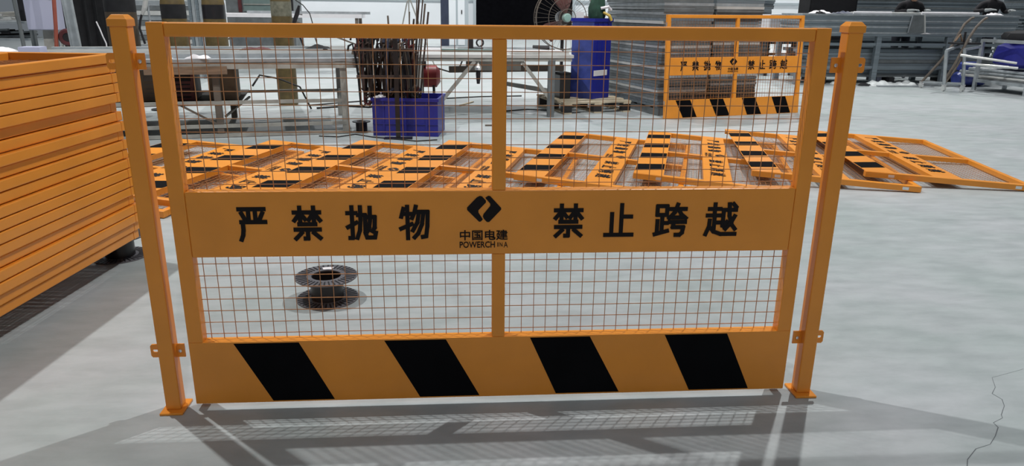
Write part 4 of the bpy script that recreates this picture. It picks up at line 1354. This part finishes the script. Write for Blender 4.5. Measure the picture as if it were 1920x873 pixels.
def person(label, loc, rz, lean, hands, head_tilt, top, glove):
    t = thing('person', label, 'person', loc, rz)
    # local frame: +y is forward
    hip = Vector((0, 0, .96))
    up = Vector((0, sin(lean), cos(lean)))
    ch = hip + up * .34
    nk = hip + up * .54
    hd = nk + Vector((0, sin(head_tilt), cos(head_tilt))) * .17
    J = {'hip': (hip, (.15, .11)), 'waist': (hip + up * .17, (.135, .10)), 'chest': (ch, (.165, .115)), 'shb': (hip + up * .47, (.13, .09)),
         'neck': (nk, .052), 'head': (hd - Vector((0, 0, .03)), (.072, .085)), 'crown': (hd + Vector((0, .0, .07)), (.07, .08))}
    Ed = [('hip', 'waist'), ('waist', 'chest'), ('chest', 'shb'), ('shb', 'neck'), ('neck', 'head'), ('head', 'crown')]
    for s, tg in (('l', -1), ('r', 1)):
        sh = hip + up * .46 + Vector((tg * .19, 0, 0))
        hand = Vector(hands[s])
        mid = (sh + hand) / 2
        d = (hand - sh)
        L = .56
        bend = max(0.0, (L * L / 4 - d.length_squared / 4)) ** .5
        el = mid + Vector((tg * .35, -.5, -.3)).normalized() * min(bend, .2)
        J['sh' + s] = (sh, .062)
        J['el' + s] = (el, .046)
        wr = hand
        J['wr' + s] = (wr, .031)
        fw = (wr - el).normalized()
        pm = wr + fw * .07
        J['pm' + s] = (pm, (.036, .02))
        Ed += [('shb', 'sh' + s), ('sh' + s, 'el' + s), ('el' + s, 'wr' + s), ('wr' + s, 'pm' + s)]
        side = fw.cross(Vector((0, 0, 1))).normalized()
        for k, ln in enumerate((.07, .08, .075, .06)):
            b0 = pm + side * ((k - 1.5) * .021) + fw * .02
            J['f%s%d' % (s, k)] = (b0, .0095)
            J['g%s%d' % (s, k)] = (b0 + fw * ln * .55 + Vector((0, 0, -.006)), .0085)
            J['h%s%d' % (s, k)] = (b0 + fw * ln * .9 + Vector((0, 0, -.026)), .0075)
            Ed += [('pm' + s, 'f%s%d' % (s, k)), ('f%s%d' % (s, k), 'g%s%d' % (s, k)), ('g%s%d' % (s, k), 'h%s%d' % (s, k))]
        tb = wr + fw * .03 - side * tg * .035
        J['t' + s] = (tb, .012)
        J['u' + s] = (tb + fw * .045 - side * tg * .02, .0095)
        Ed += [('wr' + s, 't' + s), ('t' + s, 'u' + s)]
        J['th' + s] = (Vector((tg * .10, -.0, .86)), .095)
        J['kn' + s] = (Vector((tg * .11, .03, .50)), .062)
        J['an' + s] = (Vector((tg * .115, -.02, .09)), .043)
        J['to' + s] = (Vector((tg * .125, .15, .045)), (.045, .04))
        Ed += [('hip', 'th' + s), ('th' + s, 'kn' + s), ('kn' + s, 'an' + s), ('an' + s, 'to' + s)]
    hl, hr = J['wrl'][0], J['wrr'][0]

    def pick(c):
        if (c - nk).dot(Vector((0, sin(head_tilt), cos(head_tilt)))) > .03 and abs(c.x) < .12 and c.z > nk.z - .02:
            return 0
        if min((c - hl).length, (c - hr).length) < .02 or (min((c - J['pml'][0]).length, (c - J['pmr'][0]).length) < .14 and min((c - J['ell'][0]).length, (c - J['elr'][0]).length) > .19):
            return 3
        if c.z > .95:
            return 1
        return 2
    skin_body('body', J, Ed, t, ['skin', top, 'trouser', 'glove' if glove else 'skin'], pick)
    f = Vector((0, cos(head_tilt), -sin(head_tilt)))
    u = Vector((0, sin(head_tilt), cos(head_tilt)))
    hc = hd + u * .02
    m = MB()
    for sx in (-1, 1):
        c = hc + f * .082 + Vector((sx * .030, 0, 0))
        m.lathe([(0, -.009), (.009, 0), (0, .009)], 8, c=tuple(c))
    m.build('eyes', 'blackp', t)
    m = MB().tube([hc + f * .08 + u * .01, hc + f * .108 - u * .025, hc + f * .085 - u * .035], [.008, .013, .01], 8)
    m.build('nose', 'skin', t, smooth=True)
    m = MB().tube([hc + f * .080 - u * .062 + Vector((-.024, 0, 0)), hc + f * .088 - u * .06, hc + f * .080 - u * .062 + Vector((.024, 0, 0))], [.004, .007, .004], 6)
    m.build('mouth', 'maroon', t, smooth=True)
    for sx in (-1, 1):
        e = hc + Vector((sx * .078, 0, 0))
        MB().tube([e - u * .03, e + f * -.005, e + u * .028], [.008, .014, .01], 8).build('ear', 'skin', t, smooth=True)
    vs, fs = [], []
    n, kk = 16, 6
    for i in range(kk):
        th = i / (kk - 1) * 1.75
        for k in range(n):
            a = 2 * pi * k / n
            rad = .088
            p = hc + u * (.028 + rad * 1.12 * cos(th)) + Vector((1, 0, 0)) * (rad * sin(th) * cos(a)) + f * (-.010 + rad * 1.08 * sin(th) * sin(a) * (1 if sin(a) < 0 or th < 1.0 else .85))
            vs.append(p)
    for i in range(kk - 1):
        for k in range(n):
            j = (k + 1) % n
            fs.append((i * n + k, i * n + j, (i + 1) * n + j, (i + 1) * n + k))
    MB().add(vs, fs).build('hair', 'hair', t, smooth=True)
    return t


# both stand behind the long bench, facing the camera (+y local -> -Y world)
person('person in black jacket bending over the slat stack at the back right, arms reaching down', (8.46, 11.86, 0), pi, .36,
       {'l': (-.17, .42, 1.285), 'r': (.15, .44, 1.285)}, .9, 'jacket', True)
person('person in black clothes with grey gloves at the right end of the slat stack', (10.16, 11.86, 0), pi, .10,
       {'l': (-.16, .38, 1.30), 'r': (.30, .40, 1.31)}, .5, 'jacket', True)
